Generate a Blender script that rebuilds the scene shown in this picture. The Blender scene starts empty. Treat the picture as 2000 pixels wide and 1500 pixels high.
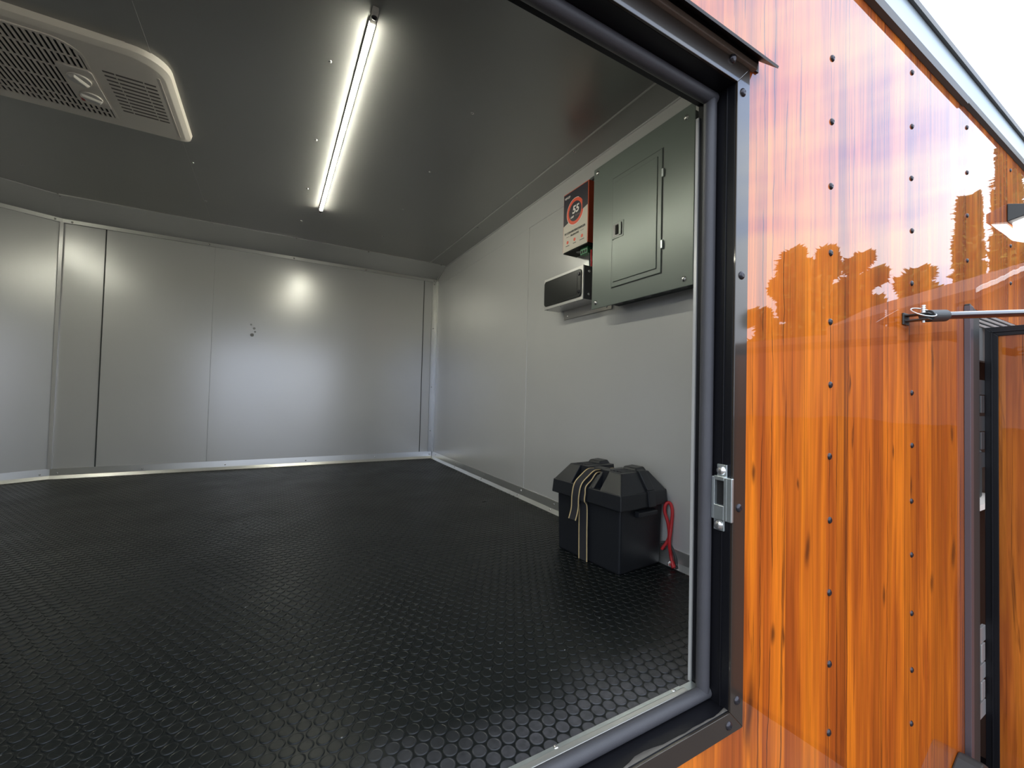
import bpy, bmesh, math, random
from mathutils import Vector, Matrix
random.seed(7)
S = bpy.context.scene
COL = S.collection

# ------------------------------------------------------------------ camera
CAM_POS = Vector((0, 0, .48))
YAW, PITCH, ROLL, FPX = .519022257, .0250852763, .0251482313, 820.0
fw = Vector((math.sin(YAW)*math.cos(PITCH), math.cos(YAW)*math.cos(PITCH), math.sin(PITCH)))
rt = Vector((math.cos(YAW), -math.sin(YAW), 0)); up = rt.cross(fw)
rt2 = rt*math.cos(ROLL)+up*math.sin(ROLL); up2 = -rt*math.sin(ROLL)+up*math.cos(ROLL)
cd = bpy.data.cameras.new('camera'); cam = bpy.data.objects.new('camera', cd); COL.objects.link(cam)
M = Matrix((rt2, up2, -fw)).transposed().to_4x4(); M.translation = CAM_POS
cam.matrix_world = M
cd.sensor_width = 36; cd.lens = FPX/2000*36; cd.clip_start = .02; cd.clip_end = 400
S.camera = cam

# ------------------------------------------------------------------ world (bright thin overcast with some blue)
W = bpy.data.worlds.new('sky'); S.world = W; W.use_nodes = True
nt = W.node_tree; nt.nodes.clear()
def N(t, k, **kw):
    n = t.nodes.new(k)
    for a, b in kw.items():
        if a in n.inputs: n.inputs[a].default_value = b
        else: setattr(n, a, b)
    return n
SKY = 2.8
tc = N(nt, 'ShaderNodeTexCoord'); mp = N(nt, 'ShaderNodeMapping'); mp.inputs['Scale'].default_value = (1, 1, 3.2)
no = N(nt, 'ShaderNodeTexNoise', Scale=2.2, Detail=4.0, Roughness=.5)
cr = N(nt, 'ShaderNodeValToRGB'); cr.color_ramp.elements[0].position = .34; cr.color_ramp.elements[1].position = .52
cr.color_ramp.elements[0].color = (.42, .58, .95, 1); cr.color_ramp.elements[1].color = (.88, .945, 1, 1)
sx = N(nt, 'ShaderNodeSeparateXYZ'); gr = N(nt, 'ShaderNodeValToRGB')
gr.color_ramp.elements[0].position = 0; gr.color_ramp.elements[0].color = (.72, .72, .78, 1)
gr.color_ramp.elements[1].position = .35; gr.color_ramp.elements[1].color = (1.0, 1.0, 1.0, 1)
mx = N(nt, 'ShaderNodeMix', data_type='RGBA', blend_type='MULTIPLY'); mx.inputs[0].default_value = 1
bg = N(nt, 'ShaderNodeBackground', Strength=SKY); wo = N(nt, 'ShaderNodeOutputWorld')
L = nt.links.new
L(tc.outputs['Generated'], mp.inputs[0]); L(mp.outputs[0], no.inputs['Vector']); L(no.outputs[0], cr.inputs[0])
L(tc.outputs['Generated'], sx.inputs[0]); L(sx.outputs[2], gr.inputs[0])
L(cr.outputs[0], mx.inputs[6]); L(gr.outputs[0], mx.inputs[7]); L(mx.outputs[2], bg.inputs[0]); L(bg.outputs[0], wo.inputs[0])
LED = 108.0
S.view_settings.view_transform = 'Standard'; S.view_settings.look = 'None'
S.view_settings.exposure = 0.0; S.view_settings.gamma = 1.0; S.view_settings.use_curve_mapping = False

# ------------------------------------------------------------------ materials
def srgb(r, g, b):
    f = lambda c: (c/255/12.92 if c/255 <= .04045 else ((c/255+.055)/1.055)**2.4)
    return (f(r), f(g), f(b), 1)
def mat(name, col, rough=.5, metal=0.0, spec=.5, coat=0.0, coat_rough=.03, bump=0, bscale=200, emit=None, estr=0, aniso=0, var=0, vscale=3):
    m = bpy.data.materials.new(name); m.use_nodes = True; t = m.node_tree
    b = t.nodes['Principled BSDF']
    b.inputs['Base Color'].default_value = col; b.inputs['Roughness'].default_value = rough
    b.inputs['Metallic'].default_value = metal; b.inputs['Specular IOR Level'].default_value = spec
    b.inputs['Coat Weight'].default_value = coat; b.inputs['Coat Roughness'].default_value = coat_rough
    c = N(t, 'ShaderNodeTexCoord')
    n = N(t, 'ShaderNodeTexNoise', Scale=vscale, Detail=4.0)
    t.links.new(c.outputs['Object'], n.inputs['Vector'])
    v = max(var, .04)
    mr = N(t, 'ShaderNodeMapRange'); mr.inputs['To Min'].default_value = 1-v; mr.inputs['To Max'].default_value = 1+v
    t.links.new(n.outputs[0], mr.inputs[0])
    mm = N(t, 'ShaderNodeVectorMath', operation='SCALE'); mm.inputs[0].default_value = col[:3]
    t.links.new(mr.outputs[0], mm.inputs['Scale']); t.links.new(mm.outputs[0], b.inputs['Base Color'])
    if bump:
        n2 = N(t, 'ShaderNodeTexNoise', Scale=bscale, Detail=3.0); bp = N(t, 'ShaderNodeBump', Strength=bump, Distance=.001)
        t.links.new(c.outputs['Object'], n2.inputs['Vector']); t.links.new(n2.outputs[0], bp.inputs['Height']); t.links.new(bp.outputs[0], b.inputs['Normal'])
    if emit:
        b.inputs['Emission Color'].default_value = emit; b.inputs['Emission Strength'].default_value = estr
    return m

def wall_mat(name, col, rough, metal, scale_wave=.6):
    """satin painted sheet with very slight oil-canning"""
    m = mat(name, col, rough, metal, spec=.6)
    t = m.node_tree; b = t.nodes['Principled BSDF']
    c = N(t, 'ShaderNodeTexCoord'); n = N(t, 'ShaderNodeTexNoise', Scale=2.5, Detail=1.0)
    bp = N(t, 'ShaderNodeBump', Strength=.35, Distance=.012*scale_wave)
    t.links.new(c.outputs['Object'], n.inputs['Vector']); t.links.new(n.outputs[0], bp.inputs['Height']); t.links.new(bp.outputs[0], b.inputs['Normal'])
    return m
M_WALL = wall_mat('satin grey wall sheet', (.66, .66, .655, 1), .26, .33)
M_CEIL = wall_mat('charcoal ceiling sheet', (.36, .36, .35, 1), .3, .5)
M_ALU = mat('bare aluminium trim', (.68, .68, .66, 1), .3, .85, var=.1, vscale=6)
M_ZINC = mat('zinc plated steel', (.66, .71, .71, 1), .3, .85, var=.15, vscale=60)
M_TUBE = mat('grey rubber bulb seal', (.062, .061, .068, 1), .48, 0, bump=.3, bscale=900, var=.12, vscale=30)
M_BLACK = mat('black painted steel', (.006, .006, .008, 1), .38, 0, spec=.35, bump=.1, bscale=400)
M_BRONZE = mat('dark bronze trim', (.03, .023, .018, 1), .35, .0, spec=.3, coat=1.0, coat_rough=.06, bump=.08, bscale=900)
M_HOOD = mat('dark brown drip hood', (.022, .016, .018, 1), .45)
M_BEIGE = mat('tan foam weatherstrip', (.2, .16, .13, 1), .8, bump=.6, bscale=300, var=.2, vscale=40)
M_DARKTRIM = mat('charcoal roof edge', (.09, .085, .075, 1), .4, .1)
M_ROOF = mat('pale blue grey roof trim', (.48, .56, .6, 1), .3, .2)
M_SCREW = mat('black coated screw', (.05, .047, .055, 1), .22, .6)
M_RIVET = mat('bright rivet', (.75, .74, .72, 1), .25, .9)
M_WHITE = mat('cream plastic', (.95, .88, .79, 1), .42)
M_WHITE2 = mat('pale plastic knob', (.78, .74, .7, 1), .3)
M_VOID = mat('dark void', (.006, .005, .005, 1), .8)
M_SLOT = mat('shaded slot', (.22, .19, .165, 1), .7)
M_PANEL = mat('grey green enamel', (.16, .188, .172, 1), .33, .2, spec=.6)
M_PANELD = mat('shade darkened enamel', (.035, .043, .042, 1), .5)  # panel enamel in a darker copy, shade on the box side put into the colour
M_ORANGE = mat('orange red casing', (.58, .075, .025, 1), .4)
M_RING = mat('printed orange ring', (.85, .1, .04, 1), .4)
M_NAVY = mat('printed dark navy', (.022, .021, .032, 1), .35)
M_LABEL = mat('printed off white', (.68, .62, .54, 1), .45)
M_INK = mat('black ink', (.03, .03, .03, 1), .5)
M_LIGHTINK = mat('white ink', (.9, .85, .82, 1), .5)
M_DULLINK = mat('dull pink ink', (.3, .16, .17, 1), .5)
M_GREEN = mat('green terminal plastic', (.03, .2, .08, 1), .4)
M_SILVER = mat('silver sheet box', (.62, .61, .6, 1), .38, .6)
M_GBOX = mat('brushed grey side', (.14, .14, .14, 1), .4, .6)
M_PBLACK = mat('glossy black plastic', (.008, .009, .009, 1), .3)
M_BATT = mat('black polypropylene', (.013, .0145, .018, 1), .42, 0, spec=.4, bump=.35, bscale=500)
M_STRAP = mat('black webbing', (.02, .02, .024, 1), .8, bump=.5, bscale=900)
M_YEL = mat('yellow strap stripe', (.62, .47, .24, 1), .7)
M_RED = mat('red cable', (.55, .025, .03, 1), .4)
M_CHROME = mat('polished rod', (.012, .012, .018, 1), .12, 0, coat=.6)
M_PLAS = mat('dark grey plastic', (.04, .045, .045, 1), .45)
M_LED = mat('led diffuser', (1, 1, 1, 1), .5, emit=(1, .99, .82, 1), estr=LED)
M_LED2 = mat('dimmer led diffuser', (1, 1, 1, 1), .5, emit=(1, .99, .82, 1), estr=LED*.6)
M_LENS = mat('lamp lens', (1, 1, 1, 1), .3, emit=(1, 1, .96, 1), estr=4)
M_SIL = mat('silicone sealant', (.12, .11, .1, 1), .35, var=.4, vscale=30)
M_GROUND = mat('brown grey asphalt', (.11, .09, .075, 1), .9, bump=.5, bscale=60, var=.3, vscale=2)
M_HOUSE = mat('brown stucco', (.17, .085, .05, 1), .8, var=.2)
M_ROOFT = mat('brown roof tiles', (.14, .07, .045, 1), .8, var=.3, vscale=8)
M_LEAF = mat('leaf green', (.30, .25, .03, 1), .6, var=.5, vscale=3)
M_BARK = mat('bark', (.06, .045, .03, 1), .9)
M_INNER = mat('brown cabinet panel', (.14, .1, .08, 1), .5)

# coin-pattern rubber floor
LAT0 = (0.0, 0.25)
def floor_mat():
    m = bpy.data.materials.new('black coin rubber'); m.use_nodes = True; t = m.node_tree; b = t.nodes['Principled BSDF']
    lk = t.links.new
    P, RY = .0225, .0225*math.sqrt(3)
    c = N(t, 'ShaderNodeTexCoord')
    def mathn(op, a, bb=None, cc=None):
        n = N(t, 'ShaderNodeMath', operation=op)
        for i, v in enumerate((a, bb, cc)):
            if v is None: continue
            if isinstance(v, (int, float)): n.inputs[i].default_value = v
            else: lk(v, n.inputs[i])
        return n.outputs[0]
    s = N(t, 'ShaderNodeSeparateXYZ'); lk(c.outputs['Object'], s.inputs[0])
    def lat(ox, oy):
        x = mathn('SUBTRACT', mathn('FRACT', mathn('ADD', mathn('DIVIDE', s.outputs[0], P), 100+ox)), .5)
        y = mathn('SUBTRACT', mathn('FRACT', mathn('ADD', mathn('DIVIDE', s.outputs[1], RY), 100+oy)), .5)
        x = mathn('MULTIPLY', x, P); y = mathn('MULTIPLY', y, RY)
        return mathn('SQRT', mathn('ADD', mathn('MULTIPLY', x, x), mathn('MULTIPLY', y, y)))
    d = mathn('MINIMUM', lat(*LAT0), lat(LAT0[0]+.5, LAT0[1]+.5))
    mr = N(t, 'ShaderNodeMapRange', interpolation_type='SMOOTHSTEP'); lk(d, mr.inputs[0])
    mr.inputs['From Min'].default_value = .0094; mr.inputs['From Max'].default_value = .0108
    mr.inputs['To Min'].default_value = 1; mr.inputs['To Max'].default_value = 0
    # slightly raised rim on each coin
    rim = N(t, 'ShaderNodeMapRange', interpolation_type='SMOOTHSTEP'); lk(d, rim.inputs[0])
    rim.inputs['From Min'].default_value = .006; rim.inputs['From Max'].default_value = .0088
    rim.inputs['To Min'].default_value = 0; rim.inputs['To Max'].default_value = .18
    n1 = N(t, 'ShaderNodeTexNoise', Scale=260.0, Detail=3.0); lk(c.outputs['Object'], n1.inputs['Vector'])
    h = mathn('MULTIPLY', n1.outputs[0], .07)
    bp = N(t, 'ShaderNodeBump', Strength=1.0, Distance=.002); lk(h, bp.inputs['Height']); lk(bp.outputs[0], b.inputs['Normal'])
    # dusty near the sill: stains with their own shape (foot traffic at the door edge)
    n2 = N(t, 'ShaderNodeTexNoise', Scale=5.0, Detail=5.0); lk(c.outputs['Object'], n2.inputs['Vector'])
    yy = N(t, 'ShaderNodeMapRange'); lk(mathn('ADD', s.outputs[1], mathn('MULTIPLY', n2.outputs[0], .22)), yy.inputs[0])
    yy.inputs['From Min'].default_value = .60; yy.inputs['From Max'].default_value = .70; yy.inputs['To Min'].default_value = 1; yy.inputs['To Max'].default_value = 0
    n3 = N(t, 'ShaderNodeTexNoise', Scale=90.0, Detail=4.0); lk(c.outputs['Object'], n3.inputs['Vector'])
    dustm = mathn('MULTIPLY', yy.outputs[0], mathn('MULTIPLY', mr.outputs[0], mathn('ADD', n3.outputs[0], .1)))
    # specks of grit
    vo = N(t, 'ShaderNodeTexVoronoi', Scale=26.0); lk(c.outputs['Object'], vo.inputs['Vector'])
    sp = mathn('MULTIPLY', mathn('LESS_THAN', vo.outputs['Distance'], .035), 1.0)
    mixc = N(t, 'ShaderNodeMix', data_type='RGBA'); lk(dustm, mixc.inputs[0])
    mixc.inputs[6].default_value = (.005, .0068, .0072, 1); mixc.inputs[7].default_value = (.085, .083, .09, 1)
    mix2 = N(t, 'ShaderNodeMix', data_type='RGBA'); lk(mathn('MULTIPLY', sp, .5), mix2.inputs[0]); lk(mixc.outputs[2], mix2.inputs[6]); mix2.inputs[7].default_value = (.35, .34, .32, 1)
    lk(mix2.outputs[2], b.inputs['Base Color'])
    rr = N(t, 'ShaderNodeMapRange'); lk(n2.outputs[0], rr.inputs[0]); rr.inputs['To Min'].default_value = .2; rr.inputs['To Max'].default_value = .46
    lk(rr.outputs[0], b.inputs['Roughness']); b.inputs['Specular IOR Level'].default_value = .3
    return m
M_FLOOR = floor_mat()

# glossy wood-look siding
PLK = [  # left edge X of each printed plank, tone
    (.0, .92), (.25, 1.05), (.45, .95), (.60, .98), (.725, 1.08), (.80, .98), (.92, 1.0), (.985, .78), (1.035, 1.05), (1.15, .9), (1.20, 1.04),
    (1.31, .78), (1.40, .98), (1.49, .76), (1.58, .86), (1.70, .72), (1.80, .95), (1.92, 1.05), (2.05, .88), (2.2, 1.0), (2.35, .85)]
KNOTS = [(.875, .205, .012, .035), (1.04, .52, .006, .03), (.76, .08, .008, .02), (1.205, .05, .009, .03), (1.66, .07, .02, .05), (1.255, .37, .006, .02), (.84, .33, .005, .012),
         (.695, -.03, .012, .07), (1.5, .6, .01, .06), (1.5, .02, .012, .03), (.79, .07, .006, .03), (.7, .36, .006, .02), (1.65, .4, .012, .03), (1.36, .28, .008, .03)]
def wood_mat(name, planks, knots, axis='X', coat=1.0, sat=(.70, .165, .011), dark=(.07, .016, .004), wav=.1, cracks=()):
    m = bpy.data.materials.new(name); m.use_nodes = True; t = m.node_tree; b = t.nodes['Principled BSDF']; lk = t.links.new
    def mathn(op, a, bb=None, cc=None):
        n = N(t, 'ShaderNodeMath', operation=op)
        for i, v in enumerate((a, bb, cc)):
            if v is None: continue
            if isinstance(v, (int, float)): n.inputs[i].default_value = v
            else: lk(v, n.inputs[i])
        return n.outputs[0]
    c = N(t, 'ShaderNodeTexCoord'); s = N(t, 'ShaderNodeSeparateXYZ'); lk(c.outputs['Object'], s.inputs[0])
    X = s.outputs[0] if axis == 'X' else s.outputs[1]; Z = s.outputs[2]
    cmb = N(t, 'ShaderNodeCombineXYZ'); lk(X, cmb.inputs[0]); lk(Z, cmb.inputs[2])
    ramp = N(t, 'ShaderNodeValToRGB'); ramp.color_ramp.interpolation = 'CONSTANT'
    x0, x1 = planks[0][0], planks[-1][0]+.15
    mr = N(t, 'ShaderNodeMapRange'); lk(X, mr.inputs[0]); mr.inputs['From Min'].default_value = x0; mr.inputs['From Max'].default_value = x1
    lk(mr.outputs[0], ramp.inputs[0])
    e = ramp.color_ramp.elements
    e[0].position = 0; e[0].color = (planks[0][1],)*3+(1,); e.remove(e[1])
    for px, tn in planks[1:]:
        q = e.new((px-x0)/(x1-x0)); q.color = (tn, tn, tn, 1)
    # offset the grain per plank
    offs = mathn('MULTIPLY', ramp.outputs[0], 37.0)
    def grain(sx_, sz_, detail, dist=0):
        mp_ = N(t, 'ShaderNodeCombineXYZ'); lk(mathn('MULTIPLY', X, sx_), mp_.inputs[0]); lk(mathn('ADD', mathn('MULTIPLY', Z, sz_), offs), mp_.inputs[2]); lk(offs, mp_.inputs[1])
        n = N(t, 'ShaderNodeTexNoise', Scale=1.0, Detail=detail, Distortion=dist, Roughness=.6); lk(mp_.outputs[0], n.inputs['Vector']); return n.outputs[0]
    g1 = grain(16, 1.1, 3, .4); g2 = grain(110, 3.2, 5, .3); g3 = grain(45, 2.0, 4, 1.2)
    def rng(v, a, bb, lo, hi, sm=True):
        r = N(t, 'ShaderNodeMapRange', interpolation_type='SMOOTHSTEP' if sm else 'LINEAR'); lk(v, r.inputs[0])
        for k_, q_ in (('From Min', a), ('From Max', bb), ('To Min', lo), ('To Max', hi)): r.inputs[k_].default_value = q_
        return r.outputs[0]
    broad = rng(g1, .32, .68, .68, 1.18); fine = rng(g2, .3, .7, .76, 1.12)
    g4 = grain(85, .6, 4, 1.0)
    crack = mathn('MAXIMUM', rng(g3, .27, .39, 1.0, 0.0), mathn('MULTIPLY', rng(g4, .32, .39, 1.0, 0.0), .85))
    tone = mathn('MULTIPLY', mathn('MULTIPLY', broad, fine), ramp.outputs[0])
    kn = None
    warp = N(t, 'ShaderNodeTexNoise', Scale=9.0, Detail=3.0); lk(cmb.outputs[0], warp.inputs['Vector'])
    wv = mathn('MULTIPLY', mathn('SUBTRACT', warp.outputs[0], .5), .03)
    for (kx, kz, a, bb) in knots:
        dx = mathn('DIVIDE', mathn('ADD', mathn('SUBTRACT', X, kx), wv), a); dz = mathn('DIVIDE', mathn('SUBTRACT', Z, kz), bb)
        d = mathn('SQRT', mathn('ADD', mathn('MULTIPLY', dx, dx), mathn('MULTIPLY', dz, dz)))
        k = rng(d, .15, 1.3, .85, 0.0)
        kn = k if kn is None else mathn('MAXIMUM', kn, k)
    dk = mathn('MULTIPLY', crack, .7)
    for i_, x0_ in enumerate(cracks):
        cz = N(t, 'ShaderNodeCombineXYZ'); lk(mathn('MULTIPLY', Z, 3.0), cz.inputs[2]); cz.inputs[0].default_value = i_*7.3
        wn = N(t, 'ShaderNodeTexNoise', Scale=1.0, Detail=4.0, Roughness=.6); lk(cz.outputs[0], wn.inputs['Vector'])
        cz2 = N(t, 'ShaderNodeCombineXYZ'); lk(mathn('MULTIPLY', Z, 5.0), cz2.inputs[2]); cz2.inputs[0].default_value = i_*3.1+40
        wn2 = N(t, 'ShaderNodeTexNoise', Scale=1.0, Detail=3.0); lk(cz2.outputs[0], wn2.inputs['Vector'])
        dx_ = mathn('ABSOLUTE', mathn('ADD', mathn('SUBTRACT', X, x0_), mathn('MULTIPLY', mathn('SUBTRACT', wn.outputs[0], .5), .035)))
        ln = mathn('MULTIPLY', rng(dx_, .0004, .0022, .9, 0.0), rng(wn2.outputs[0], .38, .55, 0.0, 1.0))
        dk = mathn('MAXIMUM', dk, ln)
    if kn is not None: dk = mathn('MAXIMUM', dk, kn)
    colr = N(t, 'ShaderNodeVectorMath', operation='SCALE'); 
    hue = N(t, 'ShaderNodeMix', data_type='RGBA'); lk(rng(g1, .3, .7, 0, 1), hue.inputs[0])
    hue.inputs[6].default_value = (sat[0]*.88, sat[1]*.72, sat[2]*1.1, 1); hue.inputs[7].default_value = (sat[0]*1.05, sat[1]*1.15, sat[2]*.9, 1)
    lk(hue.outputs[2], colr.inputs[0]); lk(tone, colr.inputs['Scale'])
    fin = N(t, 'ShaderNodeMix', data_type='RGBA'); lk(dk, fin.inputs[0]); lk(colr.outputs[0], fin.inputs[6]); fin.inputs[7].default_value = dark+(1,)
    lk(fin.outputs[2], b.inputs['Base Color'])
    b.inputs['Roughness'].default_value = .6; b.inputs['Specular IOR Level'].default_value = .08
    b.inputs['Coat Weight'].default_value = coat; b.inputs['Coat Roughness'].default_value = .012; b.inputs['Coat IOR'].default_value = 1.8
    # slight waves in the sheet
    w1 = N(t, 'ShaderNodeTexNoise', Scale=3.0, Detail=2.0, Roughness=.6); lk(cmb.outputs[0], w1.inputs['Vector'])
    w2 = N(t, 'ShaderNodeTexNoise', Scale=30.0, Detail=1.0); lk(cmb.outputs[0], w2.inputs['Vector'])
    hh = mathn('ADD', w1.outputs[0], mathn('MULTIPLY', w2.outputs[0], .022))
    bp = N(t, 'ShaderNodeBump', Strength=wav, Distance=.006); lk(hh, bp.inputs['Height']); lk(bp.outputs[0], b.inputs['Coat Normal'])
    return m
M_WOOD = wood_mat('glossy orange wood print', PLK, KNOTS, cracks=(.722, .752, .79, .955, .985, 1.03, 1.135, 1.225, 1.41, 1.47))
DPLK = [(-.6, .85), (-.5, .8), (-.35, .75), (-.2, .95), (-.05, .75), (.08, .9), (.17, .8), (.25, .92), (.31, .72), (.345, .88)]
M_WOODD = wood_mat('wood print on door', DPLK, cracks=(.35, .325), knots= [(.345, .33, .006, .04), (.33, .0, .01, .05), (.3, -.25, .008, .05)], axis='Y', coat=.4, sat=(.5, .13, .018), wav=.2)

# ------------------------------------------------------------------ builders
def bm_box(bm, x0, x1, y0, y1, z0, z1, fn=None):
    vs = [bm.verts.new((x, y, z)) for x in (x0, x1) for y in (y0, y1) for z in (z0, z1)]
    for f in ((0, 1, 3, 2), (4, 6, 7, 5), (0, 4, 5, 1), (2, 3, 7, 6), (0, 2, 6, 4), (1, 5, 7, 3)):
        bm.faces.new([vs[i] for i in f])
    if fn:
        for v in vs: v.co = fn(v.co)
    return vs
def bm_hexa(bm, bot, top):
    a = [bm.verts.new(p) for p in bot]; b = [bm.verts.new(p) for p in top]; n = len(a)
    bm.faces.new(a[::-1]); bm.faces.new(b)
    for i in range(n): bm.faces.new((a[i], a[(i+1) % n], b[(i+1) % n], b[i]))
    return a+b
def bm_prism(bm, poly, axis, a0, a1):
    """poly: 2D points; extruded along axis ('x': poly=(y,z), 'y': (x,z), 'z': (x,y))"""
    def P(p, t):
        return {'x': (t, p[0], p[1]), 'y': (p[0], t, p[1]), 'z': (p[0], p[1], t)}[axis]
    bm_hexa(bm, [P(p, a0) for p in poly], [P(p, a1) for p in poly])
def bm_cyl(bm, c0, c1, r0, r1=None, seg=20):
    r1 = r0 if r1 is None else r1
    c0, c1 = Vector(c0), Vector(c1); d = (c1-c0).normalized()
    u = d.orthogonal().normalized(); v = d.cross(u)
    A = [bm.verts.new(c0+(u*math.cos(2*math.pi*i/seg)+v*math.sin(2*math.pi*i/seg))*r0) for i in range(seg)]
    B = [bm.verts.new(c1+(u*math.cos(2*math.pi*i/seg)+v*math.sin(2*math.pi*i/seg))*r1) for i in range(seg)]
    bm.faces.new(A[::-1]); bm.faces.new(B)
    for i in range(seg): bm.faces.new((A[i], A[(i+1) % seg], B[(i+1) % seg], B[i]))
def bm_tube(bm, pts, r, seg=10, closed=False):
    pts = [Vector(p) for p in pts]; n = len(pts); rings = []; u = None
    for i, p in enumerate(pts):
        a = pts[(i-1) % n] if (closed or i) else p; b = pts[(i+1) % n] if (closed or i < n-1) else p
        d = (b-a).normalized()
        u = d.orthogonal().normalized() if u is None else (u-d*u.dot(d)).normalized()
        v = d.cross(u)
        rings.append([bm.verts.new(p+(u*math.cos(2*math.pi*k/seg)+v*math.sin(2*math.pi*k/seg))*r) for k in range(seg)])
    for i in range(n if closed else n-1):
        A, B = rings[i], rings[(i+1) % n]
        for k in range(seg): bm.faces.new((A[k], A[(k+1) % seg], B[(k+1) % seg], B[k]))
    if not closed: bm.faces.new(rings[0][::-1]); bm.faces.new(rings[-1])
def smooth_path(pts, n=8):
    pts = [Vector(p) for p in pts]; out = []
    P = [pts[0]]+pts+[pts[-1]]
    for i in range(1, len(P)-2):
        for k in range(n):
            t = k/n; a, b, c, d = P[i-1:i+3]
            out.append(.5*((2*b)+(c-a)*t+(2*a-5*b+4*c-d)*t*t+(3*b-a-3*c+d)*t**3))
    out.append(pts[-1]); return out
def bm_ribbon(bm, pts, widths_dir, w0, w1, th):
    """flat strap: centre path, constant side direction, spanning w0..w1 sideways"""
    pts = [Vector(p) for p in pts]; sd = Vector(widths_dir).normalized(); rings = []
    for i, p in enumerate(pts):
        d = (pts[min(i+1, len(pts)-1)]-pts[max(i-1, 0)]).normalized(); nrm = d.cross(sd).normalized()
        rings.append([bm.verts.new(p+sd*a+nrm*b) for a, b in ((w0, -th/2), (w1, -th/2), (w1, th/2), (w0, th/2))])
    for A, B in zip(rings, rings[1:]):
        for k in range(4): bm.faces.new((A[k], A[(k+1) % 4], B[(k+1) % 4], B[k]))
    bm.faces.new(rings[0][::-1]); bm.faces.new(rings[-1])

def obj(name, bm, m, parent=None, bevel=0, seg=2, smooth=False, label=None):
    bmesh.ops.recalc_face_normals(bm, faces=bm.faces[:])
    me = bpy.data.meshes.new(name)
    off = Vector((0, 0, 0))
    if parent is not None:
        p = parent
        while p is not None: off += p.location; p = p.parent
    for v in bm.verts: v.co -= off
    bm.to_mesh(me); bm.free()
    if smooth:
        for f in me.polygons: f.use_smooth = True
    o = bpy.data.objects.new(name, me); COL.objects.link(o)
    me.materials.append(m)
    if parent is not None: o.parent = parent
    if bevel:
        b = o.modifiers.new('bevel', 'BEVEL'); b.width = bevel; b.segments = seg; b.limit_method = 'ANGLE'; b.angle_limit = math.radians(35)
    if label: o['label'] = label
    return o
def smooth_angle(o, deg=40):
    me = o.data
    for f in me.polygons: f.use_smooth = True
    try: me.set_sharp_from_angle(angle=math.radians(deg))
    except Exception: pass
def thing(name, label, cat, loc=(0, 0, 0), group=None):
    o = bpy.data.objects.new(name, None); COL.objects.link(o); o.location = loc; o.empty_display_size = .05
    o['label'] = label; o['category'] = cat
    if group: o['group'] = group
    return o
def tag(o, label, cat, group=None):
    o['label'] = label; o['category'] = cat
    if group: o['group'] = group
    return o
def struct(name, bm, m, **kw):
    o = obj(name, bm, m, **kw); o['kind'] = 'structure'; return o
NB = bmesh.new
def box(x0, x1, y0, y1, z0, z1, fn=None):
    bm = NB(); bm_box(bm, x0, x1, y0, y1, z0, z1, fn); return bm

# fasteners: one dome mesh each, copies as parts
def dome_mesh(name, r, h, slot, m):
    bm = NB(); seg = 16; rings = []
    for k in range(5):
        a = k/4*math.pi/2
        rr, zz = r*math.cos(a), h*math.sin(a)
        rings.append([bm.verts.new((rr*math.cos(2*math.pi*i/seg), rr*math.sin(2*math.pi*i/seg), zz)) for i in range(seg)] if k < 4 else [bm.verts.new((0, 0, h*(.55 if slot else 1)))])
    base = [bm.verts.new((r*1.0*math.cos(2*math.pi*i/seg), r*math.sin(2*math.pi*i/seg), -.0015)) for i in range(seg)]
    bm.faces.new(base[::-1])
    for i in range(seg): bm.faces.new((base[i], base[(i+1) % seg], rings[0][(i+1) % seg], rings[0][i]))
    for A, B in zip(rings[:3], rings[1:4]):
        for i in range(seg): bm.faces.new((A[i], A[(i+1) % seg], B[(i+1) % seg], B[i]))
    for i in range(seg): bm.faces.new((rings[3][i], rings[3][(i+1) % seg], rings[4][0]))
    me = bpy.data.meshes.new(name); bmesh.ops.recalc_face_normals(bm, faces=bm.faces[:]); bm.to_mesh(me); bm.free(); me.materials.append(m)
    for f in me.polygons: f.use_smooth = True
    return me
ME_SCREW = dome_mesh('screw', .0068, .004, True, M_SCREW)
ME_RIVET = dome_mesh('rivet', .0052, .003, False, M_RIVET)
ME_RSM = dome_mesh('rivet_small', .0042, .0025, False, M_RIVET)
ME_BOLT = dome_mesh('bolt', .008, .005, False, M_RIVET)
def put(me, name, pos, normal, parent):
    o = bpy.data.objects.new(name, me); COL.objects.link(o)
    off = Vector((0, 0, 0)); p = parent
    while p is not None: off += p.location; p = p.parent
    o.rotation_euler = Vector(normal).to_track_quat('Z', 'Y').to_euler()
    o.location = Vector(pos)-off; o.parent = parent
    return o

YE = .408      # outer face of the siding
YI = .472      # inner face of the door-side wall
ZC = 1.37      # ceiling
def xr(y): return 1.014+(y-.735)*.00986
XRT = 2.60     # end of the modelled siding
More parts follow.
